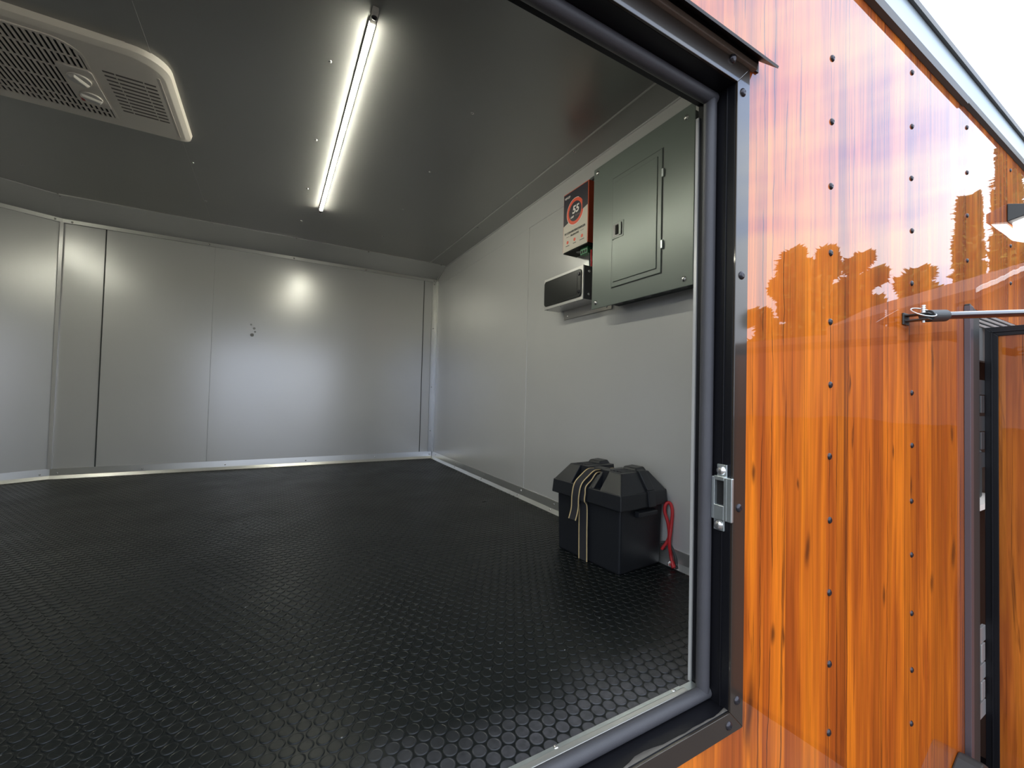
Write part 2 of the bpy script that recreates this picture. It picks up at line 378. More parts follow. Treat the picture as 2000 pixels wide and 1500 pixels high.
# ------------------------------------------------------------------ setting: inside
FL, FN = Vector((-.95, 2.977, 0)), Vector((-3.4, 1.693, 0))     # left angled wall
bm = NB(); fp = [(-3.45, 1.693), (-.95, 3.03), (1.045, 3.0), (1.02, .48), (1.0, .455), (-.95, .455)]
bm_prism(bm, fp, 'z', -.03, 0)
floor = struct('floor', bm, M_FLOOR)
def add_coins(me):
    # raised coins of the rubber sheet, in the floor's own mesh (hexagonal layout)
    import numpy as np
    P, RY, SEG = .0225, .0225*math.sqrt(3)/2, 16
    prof = [(.0104, 0.0), (.0101, .0008), (.0094, .0013), (.0084, .0013), (.0078, .0009)]
    cs = []
    for j in range(int(.476/RY)+1, int(2.955/RY)):
        y = (j+.5)*RY
        for i in range(int(-1.9/P), int(1.02/P)):
            x = (i+.5*(1 if j % 2 == 0 else 2))*P
            if y < .482 or x > xr(y)-.022: continue
            # inside the angled left wall
            if x < -.95 and y > 2.977+(x+.95)*.524-.03: continue
            if x < -.95 and y < .43+(-.95-x)*.515+.03: continue
            cs.append((x, y))
    C = np.array(cs); n = len(C); a = np.arange(SEG)*2*math.pi/SEG
    ring = np.stack([np.stack([np.cos(a)*r_, np.sin(a)*r_, np.full(SEG, z_)], 1) for r_, z_ in prof]).reshape(-1, 3)
    V = (ring[None]+np.concatenate([C, np.zeros((n, 1))], 1)[:, None]).reshape(-1, 3)
    nv = len(prof)*SEG; quads = []
    for k in range(len(prof)-1):
        for q in range(SEG):
            quads.append((k*SEG+q, k*SEG+(q+1) % SEG, (k+1)*SEG+(q+1) % SEG, (k+1)*SEG+q))
    Q = (np.array(quads)[None]+(np.arange(n)*nv)[:, None, None]).reshape(-1, 4)
    T = ((np.arange(SEG)+(len(prof)-1)*SEG)[None]+(np.arange(n)*nv)[:, None])
    old_v = [tuple(v.co) for v in me.vertices]; old_f = [tuple(f.vertices) for f in me.polygons]; o_ = len(old_v)
    faces = old_f+(Q+o_).tolist()+(T+o_).tolist()
    m2 = bpy.data.meshes.new('floor'); m2.from_pydata(old_v+V.tolist(), [], faces); m2.materials.append(M_FLOOR)
    sm = np.zeros(len(faces), dtype=bool); sm[len(old_f):len(old_f)+len(Q)] = True
    m2.polygons.foreach_set('use_smooth', sm); m2.update()
    return m2
floor.data = add_coins(floor.data)
bm = NB(); bm_prism(bm, [(-3.5, 1.69), (-.95, 3.03), (1.06, 3.03), (1.04, .412), (-.95, .412)], 'z', ZC, ZC+.05)
ceiling = struct('ceiling', bm, M_CEIL)
# seam in the ceiling sheet
for k_, (x_, ) in enumerate([(-.362,)]):
    s_ = obj('sheet_seam', box(x_, x_+.05, .474, 2.765, ZC-.0012, ZC+.001), M_CEIL, ceiling)
# right wall (slightly skewed)
bm = NB(); bm_hexa(bm, [(xr(.474), .474, 0), (xr(.474)+.04, .474, 0), (xr(3.02)+.04, 3.02, 0), (xr(3.02), 3.02, 0)], [(xr(.474), .474, ZC), (xr(.474)+.04, .474, ZC), (xr(3.02)+.04, 3.02, ZC), (xr(3.02), 3.02, ZC)])
wall_r = struct('wall_right', bm, M_WALL)
def RW(y0, y1, d0, d1, z0, z1):
    bm = NB(); bm_box(bm, -d1, -d0, y0, y1, z0, z1, lambda c: Vector((xr(c.y)+c.x, c.y, c.z))); return bm
obj('upper_sheet', RW(.49, 2.84, 0, .0022, 1.262, ZC), M_WALL, wall_r)
# sheet joint upright
obj('lower_sheet', RW(1.66, 2.955, 0, .0016, .05, 1.262), M_WALL, wall_r)
# back wall with overlapping sheets
wall_b = struct('wall_back', box(-.97, 1.06, 2.977, 3.02, 0, ZC), M_WALL)
obj('wall_sheet', box(-.782, -.3145, 2.9735, 2.978, .05, 1.30), M_WALL, wall_b, bevel=.001)
obj('wall_sheet', box(-.3128, .938, 2.9728, 2.978, .05, 1.30), M_WALL, wall_b, bevel=.001)
for x_ in (-.7845, .9405): obj('sheet_joint', box(x_-.0022, x_+.0022, 2.9725, 2.978, .05, 1.30), M_PLAS, wall_b)
# small scuff on the middle sheet
bm = NB()
for i, (sx_, sz_, r_) in enumerate([(-.115, .80, .011), (-.105, .84, .008), (-.122, .862, .006), (-.1, .82, .006)]):
    bm_cyl(bm, (sx_, 2.9731, sz_), (sx_, 2.9722, sz_), r_, r_*.8, 14)
obj('scuff_mark', bm, mat('scuffed paint', (.28, .28, .28, 1), .6), wall_b)
# left angled wall, and the matching one closing the nose
def angled(A, B, thick, z0, z1, side, inset=0.0):
    A, B = Vector(A), Vector(B); d = (B-A).normalized(); n = Vector((-d.y, d.x, 0))*side
    A, B = A+n*(-inset), B+n*(-inset)
    bm = NB(); q = [A, B, B+n*thick, A+n*thick]
    bm_hexa(bm, [(p.x, p.y, z0) for p in q], [(p.x, p.y, z1) for p in q]); return bm
wall_l = struct('wall_left', angled(FL, FN, .04, 0, ZC, -1), M_WALL)
wall_n = struct('wall_nose', angled((-.95, .43, 0), FN, .04, 0, ZC, 1), M_WALL)
dl = (FN-FL).normalized(); nl = Vector((-dl.y, dl.x, 0)); nl = nl if nl.y < 0 else -nl      # into the room
def LW(s0, s1, d0, d1, z0, z1):
    bm = NB(); q = [FL+dl*s0+nl*d0, FL+dl*s1+nl*d0, FL+dl*s1+nl*d1, FL+dl*s0+nl*d1]
    bm_hexa(bm, [(p.x, p.y, z0) for p in q], [(p.x, p.y, z1) for p in q]); return bm
obj('wall_sheet', LW(.13, 1.3, 0, .003, .05, 1.30), M_WALL, wall_l)
# cove between ceiling and back wall, with lip
def cove_prof(): return None
bm = NB(); cp = [(2.765, ZC-.0005), (2.765, ZC-.004), (2.968, 1.314), (2.9685, 1.294), (2.9725, 1.294), (2.9725, ZC-.0005)]
bm_hexa(bm, [(-.95+.0, y, z) if y > 2.9 else (-.905, y, z) for y, z in cp], [(xr(2.9)-.003 if y > 2.9 else xr(2.77)-.003, y, z) for y, z in cp])
cove_b = struct('trim_1', bm, M_WALL)
bm = NB(); w_ = [(0, 1.294), (0, ZC-.0005), (.21, ZC-.0005), (.21, ZC-.004), (.0085, 1.314), (.0085, 1.294)]
def lc(s, d): return FL+dl*s+nl*d
mit = .25*.21
bm_hexa(bm, [tuple(lc(.045 if d > .1 else .003, d).xy)+(z,) for d, z in w_], [tuple(lc(2.6, d).xy)+(z,) for d, z in w_])
cove_l = struct('trim_2', bm, M_WALL)
# lips: lighter strips
obj('lip', box(-.948, 1.032, 2.966, 2.9695, 1.294, 1.3125), M_ALU, cove_b)
obj('lip', LW(.0, 2.6, .0085, .0105, 1.294, 1.3125), M_ALU, cove_l)
for x_ in (-.905, -.315, .095, .505, .99): put(ME_RIVET, 'rivet', (x_, 2.766, ZC-.004), (0, -.25, -1), cove_b)
for x_ in (-.913, -.342, .093, .529, 1.012): put(ME_RIVET, 'rivet', (x_, 2.966, 1.302), (0, -1, 0), cove_b)
for s_ in (.03, .43, .85): 
    p_ = lc(s_, .0105); put(ME_RIVET, 'rivet', (p_.x, p_.y, 1.303), nl, cove_l)
for s_ in (.05, .45): 
    p_ = lc(s_, .20); put(ME_RIVET, 'rivet', (p_.x, p_.y, ZC-.005), (0, -.3, -1), cove_l)
# joint line strip at ceiling-cove
obj('edge_bead', box(-.9, 1.03, 2.761, 2.766, ZC-.0035, ZC), M_ALU, cove_b)
# strip along right ceiling edge
bm = NB(); bm_hexa(bm, [(.911, .474, ZC-.004), (1.01, .474, ZC-.004), (1.033, 2.765, ZC-.004), (.911, 2.762, ZC-.004)], [(.911, .474, ZC), (1.01, .474, ZC), (1.033, 2.765, ZC), (.911, 2.762, ZC)])
strip_r = struct('trim_3', bm, M_CEIL)
obj('edge_bead', box(.9085, .9115, .474, 2.762, ZC-.0045, ZC), M_ALU, strip_r)
for y_ in (.807, 1.202, 1.62, 2.028, 2.439, 2.74): put(ME_RIVET, 'rivet', (.924, y_, ZC-.004), (0, 0, -1), strip_r)
# thin bead at top of right wall
bm = NB(); bm_box(bm, -.006, 0, .49, 2.77, ZC-.009, ZC-.004, lambda c: Vector((xr(c.y)+c.x, c.y, c.z)))
obj('edge_bead', bm, M_WALL, strip_r)
# corner trim
bm = NB(); bm_box(bm, xr(2.97)-.034, xr(2.97), 2.966, 2.972, .05, 1.294)
bm_box(bm, xr(2.97)-.008, xr(2.97), 2.93, 2.972, .05, 1.294)
corner = struct('trim_4', bm, M_ALU)
for z_ in (1.276, .95, .52, .2): put(ME_RSM, 'rivet', (1.015, 2.966, z_), (0, -1, 0), corner)
bm = NB(); bm_tube(bm, smooth_path([(xr(2.77)-.004, 2.765, ZC-.006), (xr(2.8)-.004, 2.83, 1.352), (xr(2.9)-.004, 2.9, 1.332), (xr(2.9)-.004, 2.945, 1.315), (xr(2.9)-.004, 2.955, 1.285)]), .0035)
obj('bead', bm, M_ALU, corner, smooth=True)
# corner of the angled wall
bm = NB(); bm_box(bm, -.957, -.943, 2.964, 2.978, .05, 1.294)
struct('trim_5', bm, M_WALL)
# baseboards (aluminium kick flashing with an angled foot)
def base_prof(): return [(0, 0), (0, .05), (-.003, .05), (-.005, .016), (-.014, .0)]
bm = NB(); pr = base_prof()
bm_prism(bm, [(2.972+y, z+.0005) for y, z in pr], 'x', -.948, 1.03)
bb = struct('baseboard_back', bm, M_ALU)
for x_ in (-.921, -.593, -.222, .202, .628, 1.013): put(ME_RSM, 'rivet', (x_, 2.968, .029), (0, -1, 0), bb)
bm = NB(); bm_hexa(bm, [(xr(.735)+y, .735, z+.0005) for y, z in pr], [(xr(2.96)+y, 2.96, z+.0005) for y, z in pr])
br = struct('baseboard_right', bm, M_ALU)
for y_ in (2.878, 2.492, 2.076, 1.674, 1.41): put(ME_RSM, 'rivet', (xr(y_)-.004, y_, .036), (-1, 0, 0), br)
for y_ in (2.5, 2.1, 1.7, 1.43): put(ME_RSM, 'rivet', (xr(y_)-.0085, y_, .011), (-1, 0, .5), br)
bm = NB(); q0 = [lc(.002, -y) for y, z in pr]; q1 = [lc(2.6, -y) for y, z in pr]
bm_hexa(bm, [(p.x, p.y, z+.0005) for p, (y, z) in zip(q0, pr)], [(p.x, p.y, z+.0005) for p, (y, z) in zip(q1, pr)])
bl = struct('baseboard_left', bm, M_ALU)
for s_ in (.035, .45): 
    p_ = lc(s_, .004); put(ME_RSM, 'rivet', (p_.x, p_.y, .025), nl, bl)
# ceiling rivets
for x_, ys in ((.106, (.82, 1.224, 1.638, 2.058, 2.468)), (.523, (.811, 1.212, 1.627, 2.035, 2.46)), (-.305, (.82, 1.22, 2.074, 2.468)), (-.92, (1.65, 2.06, 2.477))):
    for y_ in ys: put(ME_RIVET, 'rivet', (x_, y_, ZC), (0, 0, -1), ceiling)

# ------------------------------------------------------------------ setting: door-side wall with its opening
OX0, OX1, OZ0, OZ1 = -.62, .6376, -.008, .996
# second opening far right (compartment with the swung-open door)
CX0, CX1, CZ1 = 1.80, 2.42, .775
ZB, ZT = -.92, 1.385
bm = NB()
E_ = .008
for a in ((-1.2, OX0-E_, ZB, ZT), (OX0-E_, OX1+E_, ZB, OZ0-E_), (OX0-E_, OX1+E_, OZ1+E_, ZT), (OX1+E_, CX0, ZB, ZT), (CX0, CX1, CZ1, ZT), (CX1, XRT, ZB, ZT)):
    bm_box(bm, a[0], a[1], YE, YE+.012, a[2], a[3])
bmesh.ops.remove_doubles(bm, verts=bm.verts[:], dist=1e-5)
wall_f = struct('wall_front', bm, M_WOOD)
# inner skin and studs of the door-side wall
bm = NB()
for a in ((-.94, OX0-.0, -.0, ZC), (OX1+.04, 1.03, -.0, ZC), (OX0, OX1+.04, OZ1+.03, ZC)):
    bm_box(bm, a[0], a[1], YE+.0125, YI, a[2], a[3])
wall_i = struct('wall_inner', bm, M_WALL)
# screws in the siding
for cx_, cols in ((.957, 0), (1.363, 0), (1.777, 1), (2.24, 1), (.55, 2), (.14, 2)):
    for k in range(15):
        z_ = 1.312-.1335*k
        if cols == 1 and z_ < .80: continue
        if cx_ == 1.363 and abs(z_-.645) < .03: continue
        if cols == 2 and OZ0-.06 < z_ < OZ1+.1: continue
        if cx_ == 2.24 and 1.08 < z_ < 1.2: continue
        put(ME_SCREW, 'screw', (cx_+random.uniform(-.0025, .0025), YE, z_+random.uniform(-.006, .006)), (0, -1, 0), wall_f)
# outer bronze trim around opening
F = .0335
bm = NB()
def mitre(bm, pts, y0, y1): bm_prism(bm, pts, 'y', y0, y1)
mitre(bm, [(OX1, OZ0), (OX1+F, OZ0-F), (OX1+F, OZ1+F), (OX1, OZ1)], YE-.004, YE)
mitre(bm, [(OX0, OZ0), (OX0-F, OZ0-F), (OX0-F, OZ1+F), (OX0, OZ1)], YE-.004, YE)
mitre(bm, [(OX0, OZ0), (OX0-F, OZ0-F), (OX1+F, OZ0-F), (OX1, OZ0)], YE-.004, YE)
mitre(bm, [(OX0, OZ1), (OX0-F, OZ1+F), (OX1+F, OZ1+F), (OX1, OZ1)], YE-.004, YE)
door_trim = struct('trim_6', bm, M_BRONZE, bevel=.0008)
for p_ in ((.652, .983), (.6535, .682), (.6535, .308), (.6545, .006), (.634, -.026), (.25, -.026), (.35, 1.013)):
    put(ME_SCREW, 'screw', (p_[0], YE-.004, p_[1]), (0, -1, 0), door_trim)
# black jamb lining
bm = NB()
bm_box(bm, OX1, OX1+.04, YE, YI+.004, OZ0-.02, OZ1+.03)
bm_box(bm, OX0-.04, OX0, YE, YI+.004, OZ0-.02, OZ1+.03)
bm_box(bm, OX0, OX1, YE, YI+.004, OZ1, OZ1+.03)
bm_box(bm, OX0, OX1, YE, .457, OZ0-.02, OZ0)
jamb = struct('trim_7', bm, M_BLACK, bevel=.0006)
obj('jamb_ridge', box(OX1-.002, OX1+.001, .4205, .4225, OZ0, OZ1), M_BLACK, jamb, bevel=.0005)
obj('jamb_edge', box(OX1-.003, OX1+.002, .4735, .479, 0, .975), M_WALL, jamb)
# silicone smear on the sill
bm = NB(); pts_ = []
rr_ = random.Random(3)
n_ = 60
lo = [(OX0+.3+i*(OX1-OX0-.3)/n_) for i in range(n_+1)]
A_ = [bm.verts.new((x, YE+.0005, OZ0+.0012)) for x in lo]
B_ = [bm.verts.new((x, YE+.0015+.006*abs(math.sin(x*31)*math.sin(x*17))**2+rr_.uniform(0, .002), OZ0+.0012+rr_.uniform(0, .0015))) for x in lo]
C_ = [bm.verts.new((v.co.x, v.co.y+.002, OZ0-.0005)) for v in B_]
for i in range(n_):
    bm.faces.new((A_[i], A_[i+1], B_[i+1], B_[i])); bm.faces.new((B_[i], B_[i+1], C_[i+1], C_[i]))
obj('sealant_bead', bm, M_SIL, jamb, smooth=True)

# seals
bm = NB(); bm_cyl(bm, (.627, .4455, -.002), (.627, .4455, .985), .0105, seg=24)
o = obj('door_seal', bm, M_TUBE, bevel=.002); smooth_angle(o)
tag(o, 'upright grey rubber bulb seal lining the right side of the doorway', 'door seal', 'grey rubber seals round the doorway')
bm = NB(); bm_cyl(bm, (OX0+.02, .4455, .989), (.6372, .4455, .989), .0112, seg=24)
o = obj('door_seal', bm, M_TUBE, bevel=.003); smooth_angle(o)
tag(o, 'long grey rubber bulb seal running under the door head', 'door seal', 'grey rubber seals round the doorway')
bm = NB(); bm_cyl(bm, (OX0+.02, .4448, .002), (.6376, .4448, .002), .0102, seg=24)
o = obj('door_seal', bm, M_TUBE, bevel=.002); smooth_angle(o)
tag(o, 'long grey rubber bulb seal lying along the door sill', 'door seal', 'grey rubber seals round the doorway')
# threshold rail
t = thing('threshold_rail', 'stepped bare aluminium threshold rail between rubber floor and sill seal', 'threshold', (0, .466, 0))
obj('rail', box(OX0+.02, .606, .4545, .4650, 0, .0065), M_ALU, t, bevel=.0022, seg=3)
obj('flange', box(OX0+.02, .606, .4645, .4745, 0, .002), M_ZINC, t, bevel=.0008)
obj('end_plate', box(.606, .636, .4575, .4735, 0, .0015), M_ZINC, t, bevel=.0005)
for x_ in (.588, .352, .1): put(ME_RSM, 'screw', (x_, .4705, .002), (0, 0, 1), t)
# strike plate
t = thing('strike_plate', 'zinc latch strike plate with square hole screwed to black door jamb', 'strike plate', (.637, .42, .32))
def SP(y0, y1, z0, z1, x0=.6325, x1=.6365): return box(x0, x1, y0, y1, z0, z1)
obj('mounting_tab', box(.6325, .6365, .412, .4285, .354, .376), M_ZINC, t, bevel=.0008)
obj('mounting_tab', box(.6325, .6365, .4155, .4335, .270, .289), M_ZINC, t, bevel=.0008)
bm = NB()
for a in ((.408, .414, .288, .3565), (.4295, .435, .288, .356), (.413, .431, .288, .3115), (.413, .431, .3505, .3575)):
    bm_box(bm, .628, .6365, a[0], a[1], a[2], a[3])
bm_box(bm, .628, .6335, .400, .409, .288, .3565)
obj('keeper', bm, M_ZINC, t, bevel=.001)
obj('latch_pocket', box(.6345, .6362, .413, .431, .311, .351), M_VOID, t)
put(ME_BOLT, 'screw', (.6325, .421, .366), (-1, 0, 0), t); put(ME_BOLT, 'screw', (.6325, .4245, .279), (-1, 0, 0), t)
# drip hood over the opening
t = thing('drip_hood', 'dark brown metal drip hood sticking out above the doorway', 'drip hood', (0, YE, 1.03))
bm = NB()
bm_hexa(bm, [(OX0-.06, YE-.0005, 1.062), (OX0-.06, YE-.0005, 1.058), (OX0-.06, YE-.027, 1.032), (OX0-.06, YE-.028, 1.036)],
        [(.70, YE-.0005, 1.062), (.70, YE-.0005, 1.058), (.711, YE-.027, 1.032), (.712, YE-.028, 1.036)])
bm_box(bm, OX0-.06, .697, YE-.003, YE-.0002, 1.035, 1.062)
obj('hood', bm, M_HOOD, t)
obj('weather_strip', box(OX0-.06, .683, YE-.0095, YE-.0005, 1.0305, 1.0405), M_BEIGE, t, bevel=.001)
put(ME_SCREW, 'screw', (.622, YE-.0055, 1.0255), (0, -1, -.4), t)

# roof edge trim
t = thing('roof_edge_trim', 'long pale blue-grey and dark roof edge trim above the wood siding', 'roof trim', (0, YE, 1.37))
bm = NB(); bm_prism(bm, [(YE-.0005, 1.362), (YE-.012, 1.364), (YE-.014, 1.384), (YE-.0005, 1.386)], 'x', -1.2, 1.74)
obj('drip_lip', bm, M_DARKTRIM, t)
bm = NB(); bm_prism(bm, [(YE-.0005, 1.368), (YE-.011, 1.371), (YE-.013, 1.387), (YE-.0005, 1.388)], 'x', 1.7405, XRT)
obj('drip_lip', bm, M_DARKTRIM, t)
bm = NB(); bm_prism(bm, [(YE-.0005, 1.386), (YE-.0095, 1.386), (YE-.0095, 1.462), (YE-.0005, 1.462)], 'x', -1.2, XRT)
obj('fascia', bm, M_ROOF, t)
bm = NB(); bm_prism(bm, [(YE+.02, 1.462), (YE-.017, 1.459), (YE-.017, 1.476), (YE-.004, 1.482), (YE+.02, 1.484)], 'x', -1.2, XRT)
obj('roof_cap', bm, M_DARKTRIM, t)
bm = NB(); bm_prism(bm, [(-3.5, 1.69), (-.95, 3.06), (XRT, 3.06), (XRT, YE+.03), (-.95, YE+.03)], 'z', 1.43, 1.47)
struct('roof', bm, M_ROOF)
struct('wall_end', box(XRT-.02, XRT, YE+.02, 3.06, ZB, 1.43), M_WOOD)
struct('wall_outer_back', box(-.95, XRT, 3.035, 3.06, ZB, 1.43), M_WOOD)
struct('underbody', box(-.95, XRT-.02, YE+.013, 3.03, ZB, ZB+.03), M_BLACK)

# ------------------------------------------------------------------ LED strip lights
def led(x, y0, y1, label, M_LED=M_LED):
    t = thing('led_strip_light', label, 'strip light', (x, (y0+y1)/2, ZC), 'LED strip lights on the ceiling')
    obj('housing', box(x-.0085, x+.0085, y0-.002, y1+.002, ZC-.008, ZC), M_ALU, t, bevel=.001)
    d = obj('diffuser', box(x-.0065, x+.0065, y0, y1, ZC-.0145, ZC-.008), M_LED, t, bevel=.002)
    for y_, s_ in ((y0, -1), (y1, 1)):
        ec = obj('end_clip', box(x-.007, x+.007, min(y_, y_+s_*.04), max(y_, y_+s_*.04), ZC-.013, ZC), M_WHITE2, t, bevel=.002)
        put(ME_SCREW, 'screw', (x, y_+s_*.022, ZC-.013), (0, 0, -1), ec)
    return t
led(.179, 1.031, 2.241, 'lit white LED strip on the grey ceiling, pointing at the back wall')
led(-1.2, 1.031, 2.241, 'second lit LED strip towards the narrow end of the ceiling', M_LED2)

# ------------------------------------------------------------------ air-conditioner ceiling assembly
ZA = 1.345; K = 1.0298
t = thing('ceiling_air_unit', 'cream plastic air-conditioner grille with two knobs on the ceiling', 'air conditioner', (-.55, 1.6, ZC))
def rrect(x0, x1, y0, y1, r, n=8, radii=None, kk=1.0):
    x0, x1, y0, y1 = x0*kk, x1*kk, y0*kk, y1*kk
    out = []; R = radii or (r, r, r, r)
    for (cx, cy, a0, rr) in ((x1, y1, 0, R[0]), (x0, y1, 90, R[1]), (x0, y0, 180, R[2]), (x1, y0, 270, R[3])):
        sx_ = -1 if cx == x1 else 1; sy_ = -1 if cy == y1 else 1
        for k in range(n+1):
            a = math.radians(a0+90*k/n); out.append((cx+sx_*rr+rr*math.cos(a), cy+sy_*rr+rr*math.sin(a)))
    return out
RAD = (.03, .045, .05, .075)
top_ = rrect(-.96, -.276, 1.437, 1.880, .06, radii=RAD); mid_ = rrect(-.957, -.279, 1.440, 1.877, .06, radii=RAD); bot_ = rrect(-.943, -.291, 1.451, 1.862, .05, radii=RAD)
bm = NB()
V = [[bm.verts.new((x, y, z)) for x, y in ring] for ring, z in ((top_, ZC), (mid_, ZA+.009), (bot_, ZA+.001), (rrect(-.94, -.294, 1.454, 1.859, .05, radii=RAD), ZA))]
for A, B in zip(V, V[1:]):
    for i in range(len(A)): bm.faces.new((A[i], A[(i+1) % len(A)], B[(i+1) % len(B)], B[i]))
bm.faces.new(V[-1])
o = obj('shroud', bm, M_WHITE, t); smooth_angle(o, 30)
# raised frame of grille
GX0, GX1, GY0, GY1 = -.87*K, -.448*K, 1.425*K, 1.768*K
bm = NB()
ringo = rrect(GX0, GX1, GY0, GY1, .05, radii=(.012, .03, .03, .055)); ringi = rrect(GX0+.007, GX1-.007, GY0+.007, GY1-.007, .045, radii=(.008, .028, .028, .05))
rows = [[bm.verts.new((x, y, z)) for x, y in r_] for r_, z in ((ringo, ZA), (ringo, ZA-.003), (ringi, ZA-.003), (ringi, ZA-.0004))]
for A, B in zip(rows, rows[1:]):
    for i in range(len(A)): bm.faces.new((A[i], A[(i+1) % len(A)], B[(i+1) % len(B)], B[i]))
fr = obj('grille_frame', bm, M_WHITE, t)
bm = NB(); f = bm.faces.new([bm.verts.new((x, y, ZA-.0005)) for x, y in rrect(GX0+.006, GX1-.006, GY0+.006, GY1-.006, .045, radii=(.008, .028, .028, .05))])
vv = bmesh.ops.extrude_face_region(bm, geom=[f]); 
for v in [e for e in vv['geom'] if isinstance(e, bmesh.types.BMVert)]: v.co.z += .0003
obj('grille_backing', bm, M_VOID, fr)
# slats along Y + cross bars along X, clipped to the rounded frame
def inside_y(x):
    # usable y-range for given x inside frame
    y0, y1 = GY0+.006, GY1-.006
    for (cx, cy, r, sx_, sy_) in ((GX1-.007-.05, GY0+.007+.05, .05, 1, -1), (GX1-.015, GY1-.015, .008, 1, 1), (GX0+.035, GY0+.035, .028, -1, -1), (GX0+.035, GY1-.035, .028, -1, 1)):
        dx = (x-cx)*sx_
        if dx > 0:
            h = math.sqrt(max(r*r-dx*dx, 0))
            if sy_ < 0: y0 = max(y0, cy-h)
            else: y1 = min(y1, cy+h)
    return y0, y1
bm = NB(); k = 0; x_ = GX1-.013
while x_ > GX0+.008:
    y0, y1 = inside_y(x_); bm_box(bm, x_-.0028, x_+.0028, y0, y1, ZA-.0035, ZA-.0008); x_ -= .0122
for yb in [q*K for q in (1.487, 1.553, 1.625, 1.699, 1.735)]: bm_box(bm, GX0+.01, GX1-.012, yb-.0014, yb+.0014, ZA-.0038, ZA-.0008)
obj('grille', bm, M_WHITE, fr)
# control pad with two knobs
bm = NB(); bm_prism(bm, rrect(-.522, -.449, 1.527, 1.705, .012, kk=K), 'z', ZA-.007, ZA-.0008)
pad = obj('control_pad', bm, M_WHITE, t, bevel=.0015)
def knob(x, y, ang):
    bm = NB(); bm_cyl(bm, (x, y, ZA-.012), (x, y, ZA-.007), .026, seg=28)
    a = math.radians(ang); d = Vector((math.cos(a), math.sin(a), 0)); n = Vector((-d.y, d.x, 0)); c = Vector((x, y, 0))
    bot = [c+d*s*.024+n*q*.010 for s, q in ((1, 1), (-1, 1), (-1, -1), (1, -1))]; tp = [c+d*s*.021+n*q*.006 for s, q in ((1, 1), (-1, 1), (-1, -1), (1, -1))]
    bm_hexa(bm, [(p.x, p.y, ZA-.012) for p in bot], [(p.x, p.y, ZA-.019) for p in tp])
    obj('knob', bm, M_WHITE2, pad, bevel=.002)
knob(-.486*K, 1.575*K, 62); knob(-.484*K, 1.657*K, 25)
bm = NB(); bm_box(bm, -.512*K, -.505*K, 1.662*K, 1.69*K, ZA-.0076, ZA-.007); obj('red_mark', bm, M_RED, pad)
# fine discharge vents: 3 columns x 11 rows
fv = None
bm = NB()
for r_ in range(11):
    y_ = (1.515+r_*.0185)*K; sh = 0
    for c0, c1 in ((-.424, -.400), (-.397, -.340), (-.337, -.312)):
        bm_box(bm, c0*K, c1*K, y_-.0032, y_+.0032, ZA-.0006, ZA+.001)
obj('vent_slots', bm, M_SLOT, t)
bm = NB(); bm_prism(bm, rrect(-.303, -.296, 1.47, 1.78, .003, kk=K), 'z', ZA-.0012, ZA); obj('edge_rib', bm, M_WHITE, t, bevel=.0005)

# ------------------------------------------------------------------ electrical panel on the right wall
def RWv(y, d, z): return Vector((xr(y)-d, y, z))
D = .07
t = thing('electrical_panel', 'large grey-green electrical breaker panel mounted high on the right wall', 'electrical panel', RWv(.92, 0, 1.02))
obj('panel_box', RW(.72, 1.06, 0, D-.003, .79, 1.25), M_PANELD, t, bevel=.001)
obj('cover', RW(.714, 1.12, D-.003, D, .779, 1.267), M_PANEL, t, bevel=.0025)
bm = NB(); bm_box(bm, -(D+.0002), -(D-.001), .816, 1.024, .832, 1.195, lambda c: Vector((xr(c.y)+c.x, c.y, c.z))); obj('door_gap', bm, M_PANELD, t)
pd = obj('panel_door', RW(.8185, 1.0215, D-.001, D+.003, .8345, 1.1925), M_PANEL, t, bevel=.002)
# embossed border on the door (raised field)
def frame_rw(y0, y1, z0, z1, w, d0, d1):
    bm = NB()
    for a in ((y0, y1, z0, z0+w), (y0, y1, z1-w, z1), (y0, y0+w, z0+w, z1-w), (y1-w, y1, z0+w, z1-w)):
        bm_box(bm, -d1, -d0, a[0], a[1], a[2], a[3], lambda c: Vector((xr(c.y)+c.x, c.y, c.z)))
    return bm
obj('embossed_field', RW(.834, 1.012, D+.001, D+.0056, .85, 1.176), M_PANEL, pd, bevel=.002, seg=3)
lt = obj('latch', RW(.965, 1.0165, D+.001, D+.0068, .988, 1.04), M_PANEL, pd, bevel=.0015)
obj('latch_recess', RW(.971, 1.011, D+.0065, D+.0072, .993, 1.035), M_GBOX, lt)
obj('latch_slider', RW(.987, .999, D+.008, D+.0095, 1.0, 1.03), M_VOID, lt)
obj('latch_slider', RW(.973, .982, D+.008, D+.0105, .995, 1.033), M_PANEL, lt)
for z_ in (.915, 1.12): obj('hinge', RW(.812, .8185, D, D+.006, z_-.012, z_+.012), M_ZINC, pd, bevel=.001)
for y_, z_ in ((.742, 1.238), (1.10, 1.248), (.742, .8), (1.098, .80)):
    p_ = RWv(y_, D, z_); put(ME_BOLT, 'screw', p_, (-1, 0, 0), t)
# knockouts in the bottom of the box
for y_ in (.77, .83, .9, .97, 1.02):
    bm = NB(); bm_cyl(bm, RWv(y_, .035, .7905), RWv(y_, .035, .7885), .012, seg=18); obj('knockout', bm, M_GBOX, t)
